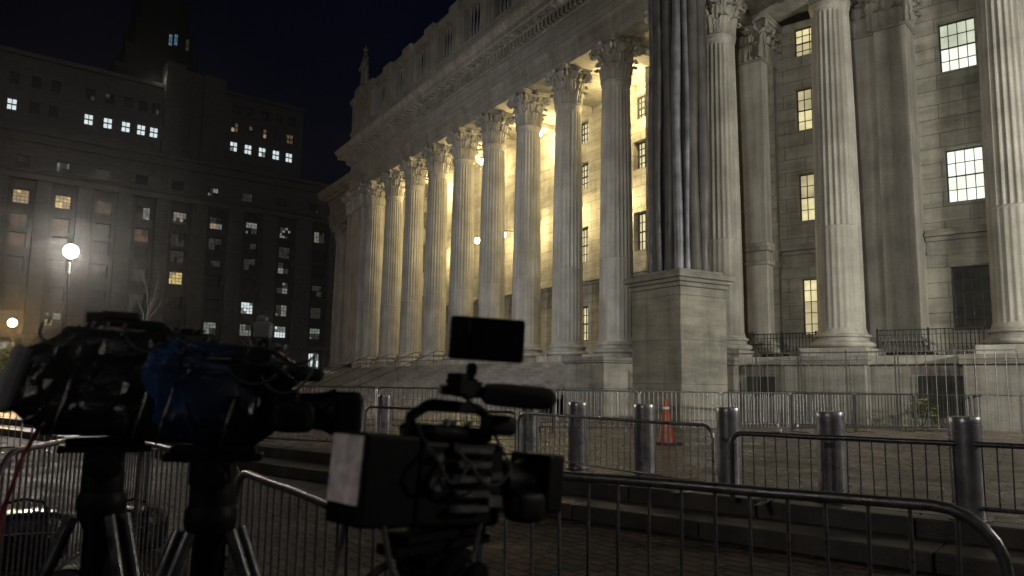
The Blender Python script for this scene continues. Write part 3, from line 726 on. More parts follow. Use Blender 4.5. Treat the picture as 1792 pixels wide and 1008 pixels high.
# ------------------------------------------------------------------ granite pedestal with wrapped shaft
pc = Vector((5.09, 23.0)); v2 = Nn
PEDM = frameM(pc.x, pc.y, 0, -U.x, -U.y)        # local x: towards viewer's right; corner at origin: body x in [-2.3,0], y in [0,2.0]
pd = thing('granite_pedestal', 'tall weathered granite pedestal behind the steel barriers', 'pedestal', M=PEDM)
mb = MB(); mb.box(-2.25, 0, 0, 1.95, 0.25, 4.3); obj('pedestal_die', mb, PEDST, pd, bev=.02)
mb = MB(); mb.box(-2.4, .15, -.15, 2.1, 0, .25); obj('pedestal_foot', mb, PEDST, pd, bev=.02)
mb = MB(); mb.box(-2.30, .05, -.05, 2.0, 4.3, 4.44); mb.box(-2.38, .13, -.13, 2.08, 4.44, 4.56); mb.box(-2.46, .21, -.21, 2.16, 4.56, 4.74); mb.box(-2.2, -.05, .05, 1.9, 4.74, 4.86); obj('pedestal_cap', mb, PEDST, pd, bev=.02)
sh = thing('wrapped_shaft', 'dark ribbed metal shaft rising from the granite pedestal', 'monument', M=PEDM @ Matrix.Translation((-1.12, .98, 4.862)))
ribs = [(-.82, .20, .16, 0), (-.66, -.36, .21, 1), (-.22, -.66, .15, 0), (-.02, -.74, .07, 1), (.28, -.60, .16, 0), (.58, -.52, .15, 1), (.78, -.05, .20, 0), (.60, .52, .24, 0), (.1, .72, .25, 0), (-.45, .62, .25, 0), (-.75, -.02, .15, 0), (.82, -.35, .09, 1), (-.38, -.58, .10, 0)]
core = MB(); core.lathe([(.50, 0), (.48, 5), (.46, 16)], 24); obj('shaft_core', core, BRONZE, sh, smooth=True)
for i, (x, y, r, k) in enumerate(ribs):
    mb = MB(); ph = random.uniform(0, 6); pts = []; rr = []
    for j in range(25):
        z = j * 16 / 24; q = 1 - .05 * z / 16
        pts.append((x * q + .02 * math.sin(z * .8 + ph), y * q + .02 * math.cos(z * .6 + ph), z)); rr.append(r * (1 + .07 * math.sin(z * 1.1 + ph) + (.12 if j == 0 else 0)))
    mb.tube(pts, rr, 14); obj('shaft_rib', mb, BRONZE2 if k else BRONZE, sh, smooth=True)

# ------------------------------------------------------------------ railings on the podium and stair handrails
def picket_rail(name, M, x0, x1, y, z0, h, label, cat, group, pitch=.13, curly=True, mat=IRON, r=.017):
    o = thing(name, label, cat, M=M @ Matrix.Translation((x0, y, z0)), group=group); L = x1 - x0
    for za, zb, hy in [(h - .04, h, .025), (.08, .11, .02)] + ([(h - .22, h - .195, .018)] if curly else []):
        mb = MB(); mb.box(0, L, -hy, hy, za, zb); obj('rail', mb, mat, o)
    mb = MB(); n = max(2, int(L / 1.4)); pw_ = .03 if curly else .016
    for i in range(n + 1): x = L * i / n; mb = MB(); mb.box(x - pw_, x + pw_, -.031, .031, -.02, h + .05); obj('post', mb, mat, o)
    mb = MB(); n = int(L / pitch)
    for i in range(1, n):
        x = L * i / n; mb.tube([(x, 0, .11), (x, 0, h - .04)], r, 6)
        if curly and i % 2: mb.tube([(x + .065 * math.cos(q) - 0, 0, h - .118 + .065 * math.sin(q)) for q in [k * PI / 4 for k in range(8)]], .009, 4, closed=True)
    obj('picket', mb, mat, o)
    return o
picket_rail('iron_railing', WF, -3.9, -1.1, .3, 2.46, 1.05, 'black iron railing between the two fluted columns right of the pedestal', 'railing', 'iron railings on the podium')
picket_rail('iron_railing', WF, 1.2, 4.7, .3, 2.46, 1.05, 'black iron railing in front of the unlit ground floor window', 'railing', 'iron railings on the podium')
picket_rail('iron_railing', WF, 7.1, 9.7, .3, 2.46, 1.05, 'black iron railing beyond the last column at the frame edge', 'railing', 'iron railings on the podium')
def handrail(t, lab):
    o = thing('stair_handrail', lab, 'handrail', M=PF @ Matrix.Translation((-t, -1.2, 2.46)), group='handrails on the courthouse steps')
    mb = MB(); top = []; L = 15 * .36; sl = 2.455 / L
    mb.tube([(0, .5, .05), (0, .5, .95), (0, -.1, 1.0), (0, -L - .2, 1.0 - sl * L), (0, -L - .5, .95 - sl * L), (0, -L - .5, -sl * L)], .028, 8); obj('rail', mb, IRON, o, smooth=True)
    for i in range(5):
        yy = -.3 - L * i / 4.2; mb = MB(); mb.tube([(0, yy, -sl * max(0, -yy - .3) - .1), (0, yy, 1.0 - sl * max(0, -yy - .1))], .022, 8); obj('post', mb, IRON, o)
for t, lab in ((13.6, 'black handrail on the courthouse steps, nearest of four'), (17.2, 'black handrail on the courthouse steps, second from the near end'), (22.0, 'black handrail on the courthouse steps, third from the near end'), (26.4, 'black handrail on the courthouse steps, nearest the far cheek wall')):
    handrail(t, lab)

# ------------------------------------------------------------------ crowd barriers
def barrier(p0, p1, z, H, label, group, near=True, pitch=.12, rc=.2, r=.021, rb=.008, mat=STEEL, drop=0, bottom=.13):
    p0, p1 = Vector(p0), Vector(p1); d = p1 - p0; L = d.length
    o = thing('crowd_barrier', label, 'barrier', (p0.x, p0.y, z), math.atan2(d.y, d.x), group)
    pts = [(0, 0, .0)]; 
    for i in range(7): a = PI - i / 6 * PI / 2; pts.append((rc + rc * math.cos(a), 0, H - rc + rc * math.sin(a)))
    n_ = max(2, int(L / .4))
    for i in range(1, n_): x_ = rc + (L - 2 * rc) * i / n_; pts.append((x_, random.uniform(-.006, .006) if near else 0, H - random.uniform(0, .006)))
    for i in range(7): a = PI / 2 - i / 6 * PI / 2; pts.append((L - rc + rc * math.cos(a), 0, H - rc + rc * math.sin(a)))
    pts.append((L, 0, 0))
    mb = MB(); mb.tube(pts, r, 10 if near else 6); mb.tube([(0, 0, bottom), (L, 0, bottom)], r * .8, 8 if near else 5); obj('frame', mb, mat, o, smooth=True)
    n = int(round(L / pitch)); allb = MB()
    for i in range(1, n):
        x = L * i / n; top = H
        if x < rc: top = H - rc + math.sqrt(max(0, rc * rc - (rc - x) ** 2))
        if x > L - rc: top = H - rc + math.sqrt(max(0, rc * rc - (rc - (L - x)) ** 2))
        jx = random.uniform(-.006, .006)
        if near: mb = MB(); mb.tube([(x + jx, 0, bottom), (x - jx, random.uniform(-.004, .004), top)], rb, 8); obj('bar', mb, mat, o, smooth=True)
        else: allb.tube([(x + jx, 0, bottom), (x - jx * 2, 0, top)], rb, 5)
    if not near: obj('bars', allb, mat, o)
    for x in (.35, L - .35):
        mb = MB(); mb.box(x - .03, x + .03, -.32, .32, 0.002, .014); mb.box(x - .03, x + .03, -.006, .006, .014, bottom); obj('foot', mb, mat, o)
    return o
LZ = -.36
GF = 'crowd barriers along the lower pavement'
barrier((-.17, 4.78), (2.13, 3.39), LZ, 1.10, 'thick foreground steel barrier sweeping to a rounded end at the lower right', GF, pitch=.177, rc=.27, r=.027, rb=.0095, mat=DULLST)
barrier((-1.56, 4.50), (-.30, 2.64), LZ, 1.10, 'steel barrier passing behind the front camera with the white label', GF, mat=DULLST, r=.022, rb=.008)
barrier((-2.98, 6.32), (-1.60, 4.68), LZ, 1.10, 'steel barrier seen between the two left tripods', GF, mat=DULLST, r=.021, rb=.0075, pitch=.12)
barrier((-3.27, 5.0), (-4.1, 8.9), LZ, 1.12, 'barrier at the far left with tightly spaced bars and rounded near corner', GF, mat=DULLST, r=.021, rb=.008, pitch=.10, rc=.3)
GM = 'low barriers in front of the bollards'
barrier((-5.3, 15.6), (-2.75, 14.4), 0, .80, 'low barrier at the far left end of the bollard row', GM, mat=STEEL, r=.022, rb=.007, rc=.12)
barrier((-2.66, 14.3), (.10, 12.66), 0, .80, 'low barrier beginning behind the front camera', GM, mat=STEEL, r=.022, rb=.007, rc=.12)
barrier((.15, 12.6), (2.40, 9.20), 0, .80, 'low barrier passing in front of the three middle bollards', GM, mat=STEEL, r=.022, rb=.007, rc=.16)
barrier((2.52, 8.85), (5.6, 6.9), 0, .74, 'low dark barrier crossing behind the nearest bollard', GM, mat=DULLST, r=.028, rb=.007, rc=.12)
GR = 'barriers in a row before the courthouse'
pth = [(-8.2, 20.2), (-5.9, 20.4), (-3.5, 20.6), (-1.15, 20.8), (1.2, 21.0), (3.55, 21.2), (5.9, 21.5), (8.1, 22.3), (10.3, 23.1), (12.5, 23.9), (14.7, 24.7), (16.9, 25.5)]
wh = ['left of the middle camera', 'just behind the middle camera lens', 'second left of the front camera monitor', 'under the camera monitor', 'behind the microphone', 'left of the granite pedestal', 'across the foot of the granite pedestal',
      'right of the pedestal', 'behind the third bollard', 'in front of the lit podium pier', 'before the barred basement window']
for i in range(len(pth) - 1):
    barrier(pth[i], (pth[i + 1][0] - .05, pth[i + 1][1]), 0, 1.12, 'distant steel barrier in the back row ' + wh[i], GR, near=False, pitch=.13, r=.024, rb=.011, mat=(STEEL if i < 7 and i % 3 else IRON if i > 6 else DULLST), rc=.1)
# a second tight line that stands right behind the row
for i, (a, b, l) in enumerate((((6.3, 23.9), (8.9, 25.0), 'darker barrier in the second back row right of the pedestal'), ((9.0, 25.1), (11.6, 26.0), 'darker barrier in the second back row by the small basement opening'), ((-6.7, 23.4), (-4.1, 23.5), 'barrier in the second back row before the cheek wall of the steps'), ((1.4, 23.8), (3.3, 23.9), 'barrier in the second back row just left of the pedestal'), ((-4.0, 23.5), (-1.4, 23.6), 'barrier in the second back row before the far steps'), ((-1.3, 23.6), (1.3, 23.7), 'barrier in the second back row before the near steps'))):
    barrier(a, b, 0, 1.1, l, GR, near=False, pitch=.12, r=.024, rb=.011, mat=STEEL, rc=.1)
GL = 'barriers stacked far off at the left'
barrier((-11.8, 16.0), (-10.4, 16.6), LZ + .0, 1.12, 'distant barrier at the left edge beneath the yellow lamp', GL, near=False, r=.02, rb=.009)
barrier((-10.3, 16.8), (-8.6, 18.2), LZ + .0, 1.12, 'distant barrier between the yellow lamp and the leftmost camera', GL, near=False, r=.02, rb=.009)
# tall steel fence in front of the podium
for i, (x0, x1, l) in enumerate(((-3.2, -.2, 'left panel, beside the lit podium pier'), (-.1, 2.9, 'middle panel'), (3.0, 6.2, 'right panel, before the barred basement window'))):
    picket_rail('security_fence', WF, x0, x1, -4.2, 0, 2.5, 'tall thin steel picket fence before the podium, ' + l, 'fence', 'tall fence panels before the podium', pitch=.26, curly=False, mat=DULLST, r=.013)

# ------------------------------------------------------------------ bollards
bol = None
BL = [((1.04, 11.85), 'steel bollard right of the microphone, before the barrier rail'), ((1.92, 11.05), 'steel bollard beside the traffic cone'), ((2.80, 9.95), 'steel bollard where two low barriers meet'),
      ((3.60, 8.72), 'worn steel bollard with a bright vertical glint, second from the right edge'), ((4.52, 7.72), 'largest dark bollard near the right edge of the picture'), ((.33, 12.9), 'bluish bollard behind the microphone'), ((-2.6, 16.2), 'bollard behind the handle of the front camera'), ((-3.35, 17.0), 'reddish narrow bollard left of the camera handle')]
for i, (p, lab) in enumerate(BL):
    if bol is None:
        o = thing('bollard', lab, 'bollard', (*p, 0), 0, 'steel bollards along the plaza edge'); bol = o
        mb = MB(); mb.lathe([(.150, 0), (.150, .93), (.1475, .933), (.1475, .939), (.150, .942), (.150, .992), (.144, 1.0), (.05, 1.002)], 40); obj('post', mb, BOLL, o, smooth=True)
        mb = MB(); mb.lathe([(.19, .0), (.19, .012), (.152, .02)], 32, z0=.002); obj('base_flange', mb, DULLST, o, smooth=True)
    else:
        o = copy_tree(bol); o.location = (*p, 0); o['label'] = lab
    o.rotation_euler = (random.uniform(-.012, .012), random.uniform(-.012, .012), random.uniform(0, 6))

# ------------------------------------------------------------------ traffic cones
def cone(p, lab, s_=1.0, tilt=0):
    o = thing('traffic_cone', lab, 'traffic cone', (*p, 0), .4); o.rotation_euler = (tilt, 0, .4)
    mb = MB(); mb.box(-.25 * s_, .25 * s_, -.25 * s_, .25 * s_, .002, .05); obj('base', mb, RUBBER, o, bev=.01)
    def R_(z): return (.19 - .145 * z / .95) * s_
    mb = MB(); mb.lathe([(R_(0), .05), (R_(.9), .92 * s_), (R_(.92), .95 * s_), (R_(.93) * .6, .96 * s_)], 24); obj('cone_body', mb, ORANGE, o, smooth=True)
    for za, zb in ((.42, .54), (.66, .80)):
        mb = MB(); mb.lathe([(R_(za) + .004, za * s_), (R_(zb) + .004, zb * s_)], 24, cap=False); obj('reflective_band', mb, REFL, o, smooth=True)
cone((3.42, 17.0), 'orange traffic cone with two white bands right of a steel bollard', 1.02)

# ------------------------------------------------------------------ street lamps
def street_lamp(x, y, h, lab, gm, power, colr, group='globe street lamps on the square', rg=.28):
    o = thing('street_lamp', lab, 'street lamp', (x, y, 0), 0, group)
    mb = MB(); mb.lathe([(.2, 0), (.2, .1), (.13, .16), (.12, .7), (.085, .8), (.07, 1.2), (.045, h - .9), (.07, h - .85), (.045, h - .8), (.05, h - .42), (.10, h - .36), (.14, h - .30)], 14); obj('post', mb, IRON, o, smooth=True)
    mb = MB(); mb.lathe([(rg * .35, -rg * .95), (rg * .8, -rg * .6), (rg, 0), (rg * .8, rg * .6), (rg * .3, rg * .95)], 20, z0=h); g = obj('globe', mb, gm, o, smooth=True)
    mb = MB(); mb.lathe([(rg * .4, rg * .96), (rg * .2, rg * 1.1), (.02, rg * 1.4)], 10, z0=h); obj('finial', mb, IRON, o)
    g.visible_shadow = False if False else True
    ld = bpy.data.lights.new('lamp_light', 'POINT'); ld.energy = power; ld.color = colr; ld.shadow_soft_size = rg * 1.3
    for dz in (0,):
        l = bpy.data.objects.new('lamp_light', ld); COL.objects.link(l); l.parent = o; l.location = (0, 0, h)
    return o
street_lamp(-17.5, 30, 6.22, 'bright white globe lamp on a tall dark post at the left', GLOBE_W, 7000, (1.0, .93, .84))
street_lamp(-39.1, 60, 5.46, 'smaller yellow globe lamp at the far left edge', GLOBE_Y, 4000, (1.0, .62, .25), rg=.34)
# two unseen lamps added outside the frame to light the front
street_lamp(19.0, 6.0, 7.0, 'unseen globe lamp added on the plaza to the right of the viewer', GLOBE_W, 9000, (1.0, .93, .82))
street_lamp(-11.0, -9.0, 7.6, 'unseen globe lamp added on the pavement behind the cameras to the left', GLOBE_W, 2400, (1.0, .93, .86))

# unseen lamps on poles, added outside the frame to brighten the facade
fl = thing('added_floodlight', 'unseen lamp on a pole behind the viewer, added to light the courthouse', 'added_floodlight', (-3.0, -3.0, LZ))
mb = MB(); mb.lathe([(.16, 0), (.16, .1), (.08, .2), (.06, 7.2)], 14); obj('pole', mb, IRON, fl, smooth=True)
fd = bpy.data.lights.new('added_flood_beam', 'SPOT'); fo = bpy.data.objects.new('added_flood_beam', fd); COL.objects.link(fo); fo.parent = fl; fo.location = (0, .35, 7.35)
fo.rotation_euler = (Vector((-3.0, -2.6, 7.0)) - Vector((12.5, 31.0, 8.5))).to_track_quat('Z', 'Y').to_euler()
fd.energy = 11500; fd.spot_size = math.radians(50); fd.spot_blend = 0.6; fd.color = (1.0, .96, .82); fd.shadow_soft_size = .25
mb = MB(); mb.box(-.3, .3, -.18, .2, 7.2, 7.6); obj('lamp_housing', mb, IRON, fl, bev=.03)
fl = thing('added_floodlight', 'unseen lamp on a pole left of the viewer, added to light the portico', 'added_floodlight', (-13.0, 12.0, LZ))  # second added lamp, lights the portico columns from the left
mb = MB(); mb.lathe([(.16, 0), (.16, .1), (.08, .2), (.06, 7.2)], 14); obj('pole', mb, IRON, fl, smooth=True)
fd = bpy.data.lights.new('added_flood_beam', 'SPOT'); fo = bpy.data.objects.new('added_flood_beam', fd); COL.objects.link(fo); fo.parent = fl; fo.location = (0, .35, 7.35)
fo.rotation_euler = (Vector((-13.0, 12.35, 7.0)) - Vector((-4.0, 51.0, 6.5))).to_track_quat('Z', 'Y').to_euler()
fd.energy = 19000; fd.spot_size = math.radians(64); fd.spot_blend = 0.85; fd.color = (.95, .98, 1.0); fd.shadow_soft_size = .25
mb = MB(); mb.box(-.3, .3, -.18, .2, 7.2, 7.6); obj('lamp_housing', mb, IRON, fl, bev=.03)
fl = thing('added_floodlight', 'unseen lamp on a pole right of the viewer, added to light the wing', 'added_floodlight', (24.0, 7.5, 0))  # third added lamp, lights the wing from the right
mb = MB(); mb.lathe([(.16, 0), (.16, .1), (.08, .2), (.06, 6.2)], 14); obj('pole', mb, IRON, fl, smooth=True)
fd = bpy.data.lights.new('added_flood_beam', 'SPOT'); fo = bpy.data.objects.new('added_flood_beam', fd); COL.objects.link(fo); fo.parent = fl; fo.location = (0, .35, 6.35)
fo.rotation_euler = (Vector((24.0, 7.85, 6.35)) - Vector((10.0, 29.0, 9.5))).to_track_quat('Z', 'Y').to_euler()
fd.energy = 21000; fd.spot_size = math.radians(68); fd.spot_blend = 0.5; fd.color = (1.0, .96, .82); fd.shadow_soft_size = .25
mb = MB(); mb.box(-.3, .3, -.18, .2, 6.2, 6.6); obj('lamp_housing', mb, IRON, fl, bev=.03)
# ------------------------------------------------------------------ bare trees
def tree(x, y, h, seed, lab, spread=.55):
    rnd = random.Random(seed)
    o = thing('bare_tree', lab, 'tree', (x, y, 0), 0, 'bare trees on the square')
    tr = MB(); br = MB(); cnt = [0]
    def grow(mb, p, d, L, r, lev):
        n = 4; pts = [p]; rr = [r]
        for i in range(n):
            d = (d + Vector((rnd.uniform(-1, 1), rnd.uniform(-1, 1), rnd.uniform(-.4, .8))) * .16).normalized(); p = p + d * (L / n); pts.append(p); rr.append(r * (1 - .5 * (i + 1) / n))
        mb.tube(pts, rr, 7 if lev < 2 else 4 if lev < 4 else 3, cap=False); cnt[0] += 1
        if lev >= 5: return
        for i in range(3 if lev < 2 else rnd.choice((2, 3, 3))):
            a = rnd.uniform(0, 2 * PI); s_ = spread * rnd.uniform(.6, 1.3)
            o_ = d.orthogonal().normalized(); o_.rotate(Matrix.Rotation(a, 3, d)); k = rnd.choice((2, 3, 4))
            grow(br, pts[k], (d + o_ * s_ * 1.3).normalized(), L * rnd.uniform(.6, .8), rr[k] * .66, lev + 1)
    grow(tr, Vector((0, 0, 0)), Vector((0, 0, 1)), h * .3, h * .012, 0)
    obj('trunk', tr, BARK, o, smooth=True); obj('crown', br, BARK, o, smooth=True)
tree(-16.6, 35.0, 9.5, 3, 'bare tree with fine twigs right of the bright white lamp')
tree(-15.4, 47.0, 10, 5, 'bare tree standing behind, nearer the courthouse steps')
tree(-30.5, 48.0, 10, 8, 'bare tree between the white and the yellow lamps')
tree(-36.0, 66.0, 10, 11, 'bare tree beside the yellow lamp at the left edge')
def shrub(x, y, z, s_, seed, lab, n=260):
    rnd = random.Random(seed); o = thing('shrub', lab, 'shrub', (x, y, z), 0, None)
    mb = MB()
    for i in range(n):
        a, b_ = rnd.uniform(0, 2 * PI), rnd.random(); R = s_ * (.4 + .6 * rnd.random() ** .5); e = rnd.uniform(-.1, 1.5)
        c = Vector((R * math.cos(a) * math.cos(e), R * math.sin(a) * math.cos(e), .15 * s_ + R * abs(math.sin(e)) * 1.2)); q = Vector((rnd.uniform(-1, 1), rnd.uniform(-1, 1), rnd.uniform(-1, 1))).normalized(); t_ = q.orthogonal().normalized(); ll = s_ * .13
        mb.add([c, c + q * ll + t_ * ll * .35, c + q * ll * 2, c + q * ll - t_ * ll * .35], [(0, 1, 2, 3)])
    obj('foliage', mb, LEAF, o)
    mb = MB()
    for i in range(7): a = i * .9; mb.tube([(0, 0, -.0), (s_ * .3 * math.cos(a), s_ * .3 * math.sin(a), s_ * .5), (s_ * .5 * math.cos(a), s_ * .5 * math.sin(a), s_ * .9)], [.02 * s_, .015 * s_, .008 * s_], 5)
    obj('stems', mb, BARK, o)
p = ww(3.2, -2.5); shrub(p.x, p.y, 0, .75, 4, 'thin yellow-green shrub before the barred basement window', 60)
shrub(-33.5, 52, 0, 2.3, 9, 'low leafy shrub under the yellow lamp', 500)
shrub(-38.5, 57, 0, 2.6, 10, 'larger leafy shrub left of the yellow lamp post', 500)

# ------------------------------------------------------------------ buildings across the square
BW = Vector((.78226, .62296)); BO = Vector((-76.36, 109.0))
BO = None
def build_far():
    # anchor computed from camera geometry: first bay of the far facade
    f = 1341.5
    v = fw + rt2 * ((37 - 896) / f) + up2 * ((504 - 343) / f)
    k = (28.0 - EYE) / v.z
    return Vector((v.x * k, v.y * k))
BO = Vector((-77.13, 110.2))
BO = build_far()
BF = frameM(round(BO.x, 2), round(BO.y, 2), 0, BW.x, BW.y)
MR = thing('midrise_office_building', 'long dark limestone office building across the square with rows of windows', 'building')
bays = [-6.0, 0.0, 5.5, 11.2, 16.9, 22.6, 28.6, 34.7, 40.9, 47.5, 53.6]
rows = [28.0, 24.35, 21.5, 17.9, 13.8, 9.95]
ww_, wh_ = 1.08, 1.05
kinds = {(0, 1): 'W', (0, 2): 'W', (0, 3): 'D', (0, 4): 'H', (0, 5): 'H', (0, 6): 'H', (0, 7): 'H', (0, 8): 'H', (0, 9): 'h', (1, 1): 'D', (1, 2): 'w', (1, 4): 'w', (2, 1): 'w', (1, 6): 'h', (2, 8): 'H', (3, 8): 'h', (1, 5): 'g',
         (3, 5): 'Y', (4, 8): 'c', (4, 7): 'C', (5, 8): 'C', (5, 7): 'c', (5, 6): 'c', (5, 9): 'c', (5, 2): 'H', (4, 2): 'g', (4, 4): 'g', (4, 6): 'k', (1, 8): 'g', (2, 5): 'g', (4, 9): 'g', (2, 6): 'k', (3, 4): 'g'}
wm = {'W': ([F_WARM, F_YEL], [.85, .15]), 'w': ([F_DIM, F_DIM2], [.8, .2]), 'D': ([F_DIM, F_DIM2], [.6, .4]), 'H': ([F_COOL2, F_WARM, F_DIM2, F_DARK], [.3, .15, .25, .3]), 'h': ([F_COOL2, F_DIM2, F_DARK], [.3, .4, .3]),
      'Y': ([F_YEL, F_WARM], [.8, .2]), 'C': ([F_COOL, F_COOL2], [.6, .4]), 'c': ([F_COOL2, F_WARM, F_DIM2], [.6, .1, .3]), 'g': ([F_DIM2, F_DARK], [.8, .2]), 'k': ([F_DARK, F_DIM2], [.97, .03])}
holes = [(x - ww_, x + ww_, z - wh_, z + wh_) for x in bays for z in rows] + [(x - 1.1, x + 1.1, 1.2, 6.4) for x in bays]
mb = MB(); wall_holes(mb, -9, 60, 0, 31.2, 0, holes, .5); obj('facade_wall', mb, FARDK, MR, M=BF)
for bi, x in enumerate(bays):
    for ri, z in enumerate(rows):
        mt, wt_ = wm[kinds.get((ri, bi), random.choice('kkkgkkk'))]
        window(MR, BF, x - ww_, x + ww_, z - wh_, z + wh_, .4, 4, 4, mt, wt_, fr=.09, mun=.05, seed=bi * 10 + ri, coherent=True)
    # ground floor arched opening
    mb = MB(); mb.mi = 0; lt = (bi == 9)
    window(MR, BF, x - 1.1, x + 1.1, 1.2, 6.4, .4, 4, 4, [F_COOL if lt else F_DIM2, F_COOL2 if lt else F_DARK], [.6, .4], fr=.1, mun=.08, seed=bi)
# piers between bays and cornices
for i in range(len(bays)):
    xr = bays[i + 1] - 1.75 if i + 1 < len(bays) else 60
    mb = MB(); mb.box(bays[i] + 1.75, xr, -.55, -.003, 7.6, 30.6); obj('facade_pier', mb, FARST, MR, M=BF, bev=.03)
mb = MB(); mb.box(-9, 60, -.75, -.002, 30.602, 31.6); mb.box(-9, 60, -1.15, 0, 31.602, 31.95); mb.box(-9, 60, -1.4, 0, 31.952, 32.3)
mb.box(-9, 60, -.8, -.002, 6.9, 7.6); mb.box(-9.2, 60, -.01, 26, 31.21, 32.0); obj('cornice', mb, FARST, MR, M=BF, bev=.04)
for i, x in enumerate(bays):
    if i + 1 < len(bays):
        mb = MB(); mb.box(x + 1.6, bays[i + 1] - 1.6, -.45, -.003, 0, 6.88); obj('ground_floor_pier', mb, FARST, MR, M=BF, bev=.03)
# attic storey set back
ah = [(x - .95, x + .95, 33.0, 34.9) for x in bays]
mb = MB(); wall_holes(mb, -9, 58, 32.0, 38.6, 3.0, ah, .4); mb.box(-9, 58, 3.4, 26, 32.0, 38.6); mb.box(-9.2, 58.2, 2.6, 26, 38.6, 39.2); mb.box(-9, 58, 2.7, 2.99, 37.2, 37.6); obj('attic_storey', mb, FARST, MR, M=BF)
for i, x in enumerate(bays):
    k = {2: 'h', 3: 'g', 6: 'h', 7: 'g', 1: 'k'}.get(i, 'k'); window(MR, BF, x - .95, x + .95, 33.0, 34.9, 3.3, 4, 2, wm[k][0], wm[k][1], fr=.09, mun=.06, seed=i + 300)
mb = MB(); mb.box(-9, 60, .51, 26, 0, 31.2); obj('building_core', mb, FARDK, MR, M=BF)
# high block and tower behind
TB = thing('tower_block', 'stepped high office block and pointed tower above the long building', 'building')
OFF = 18.0
ub = [-6.5, -.8, 5.0, 10.7, 13.9, 16.8, 19.7, 22.6 - 0.9]
ub = [-6.6, -.9, 2.3, 5.2, 10.7, 13.8, 16.8, 19.4, 21.6]
lit_u = {-.9, 10.7, 13.8, 16.8, 19.4, 21.6}
hh = [(x - .75, x + .75, z - 1.0, z + 1.0) for x in ub for z in (47.2, 51.8)]
mb = MB(); wall_holes(mb, -14, 22.8, 38, 56.0, OFF, hh, .4); mb.box(-14, 22.8, OFF + .45, OFF + 16, 38, 56.0); mb.box(-14.2, 22.8, OFF - .4, OFF + 16, 56.001, 56.8); obj('left_block', mb, FARST, TB, M=BF)
for i, x in enumerate(ub):
    for z in (47.2, 51.8):
        on = x in lit_u and z < 48
        window(TB, BF, x - .75, x + .75, z - 1.0, z + 1.0, OFF + .3, 2, 2, [F_COOL] if on else [F_DARK, F_DIM2], None if on else [.85, .15], fr=.1, mun=.12, seed=i)
mb = MB(); mb.box(22.8, 26.3, OFF - 1.2, OFF + 16, 38, 61.2); mb.box(26.3, 31.2, OFF - .3, OFF + 16, 38, 60.6); mb.box(27.6, 28.4, OFF - .9, OFF, 38, 60); mb.box(29.8, 34.0, OFF - 1.2, OFF - .3, 38, 60.4); mb.box(31.2, 34.0, OFF - .3, OFF + 16, 38, 60.4); obj('centre_block', mb, FARST, TB, M=BF, bev=.05)
rb = [36.5, 39.4, 42.3, 45.2, 48.0]
hh = [(x - .75, x + .75, z - 1.0, z + 1.0) for x in rb for z in (47.6, 51.6, 55.2)]
mb = MB(); wall_holes(mb, 34.0, 50.6, 38, 58.0, OFF, hh, .4); mb.box(34.0, 50.6, OFF + .45, OFF + 16, 38, 58.0); mb.box(33.9, 50.9, OFF - .3, OFF + 16, 58.001, 58.7); obj('right_block', mb, FARST, TB, M=BF)
for i, x in enumerate(rb):
    for z in (47.6, 51.6, 55.2):
        on = z < 48; half = (z > 48 and z < 52)
        mt, wt_ = ([F_COOL, F_COOL2], [.85, .15]) if on else ([F_DIM, F_DARK, F_WARM], [.4, .45, .15]) if half else ([F_DARK], None)
        window(TB, BF, x - .75, x + .75, z - 1.0, z + 1.0, OFF + .3, 2, 2, mt, wt_, fr=.1, mun=.12, seed=i + 40)
mb = MB()
for x0, x1, z0, z1, y0 in ((14.2, 31.0, 56, 60.0, OFF + 2), (16.2, 29.6, 60, 64.6, OFF + 3), (17.8, 28.6, 64.6, 70.6, OFF + 4), (18.8, 27.8, 70.6, 76.6, OFF + 4.6), (20.2, 26.6, 76.6, 84, OFF + 6)): mb.box(x0, x1, y0, y0 + (x1 - x0), z0, z1 - .002)
mb.add([(20.2, OFF + 6, 84), (26.6, OFF + 6, 84), (26.6, OFF + 12.4, 84), (20.2, OFF + 12.4, 84), (23.4, OFF + 9.2, 95)], [(0, 1, 4), (1, 2, 4), (2, 3, 4), (3, 0, 4)])
obj('stepped_tower', mb, TOWST, TB, M=BF)
for x, z, mt in ((24.2, 67.6, F_BLUE), (25.2, 67.9, F_BLUE), (27.4, 67.5, F_DIM2)):
    window(TB, BF, x - .35, x + .35, z - 1.2, z + 1.2, OFF + 3.93, 2, 3, [mt], None, fr=.06, mun=.08)
ld = bpy.data.lights.new('roof_light', 'POINT'); ld.energy = 60; ld.color = (1, .95, .8); l = bpy.data.objects.new('roof_light', ld); COL.objects.link(l); l.parent = TB; l.matrix_local = BF @ Matrix.Translation((21.6, OFF - .6, 57.6))

rnd = random.Random(5); mb = MB()  # leaf scraps scattered to stand for glints on the paving
for i in range(900):
    lower = rnd.random() < .35
    s_, o_ = (rnd.uniform(-9, 12), rnd.uniform(-6, -.8)) if lower else (rnd.uniform(-12, 16), rnd.uniform(.4, 14) ** 1.0)
    x, y = nl(s_, o_); zz = (-.36 if lower else 0) + .006; a = rnd.uniform(0, 6.28); r = rnd.uniform(.02, .055); c_, d_ = math.cos(a) * r, math.sin(a) * r; k_ = rnd.uniform(.005, .03)
    mb.add([(x - c_, y - d_, zz), (x + d_ * .5, y - c_ * .5, zz + k_ * .3), (x + c_, y + d_, zz + k_), (x - d_ * .5, y + c_ * .5, zz + k_ * .6)], [(0, 1, 2, 3)])
LITT = plain('glint_leaf', (0.16, 0.12, 0.07), 0.6, 0.0, 2, 0.6)
tag(obj('glint_leaves', mb, LITT), kind='stuff')
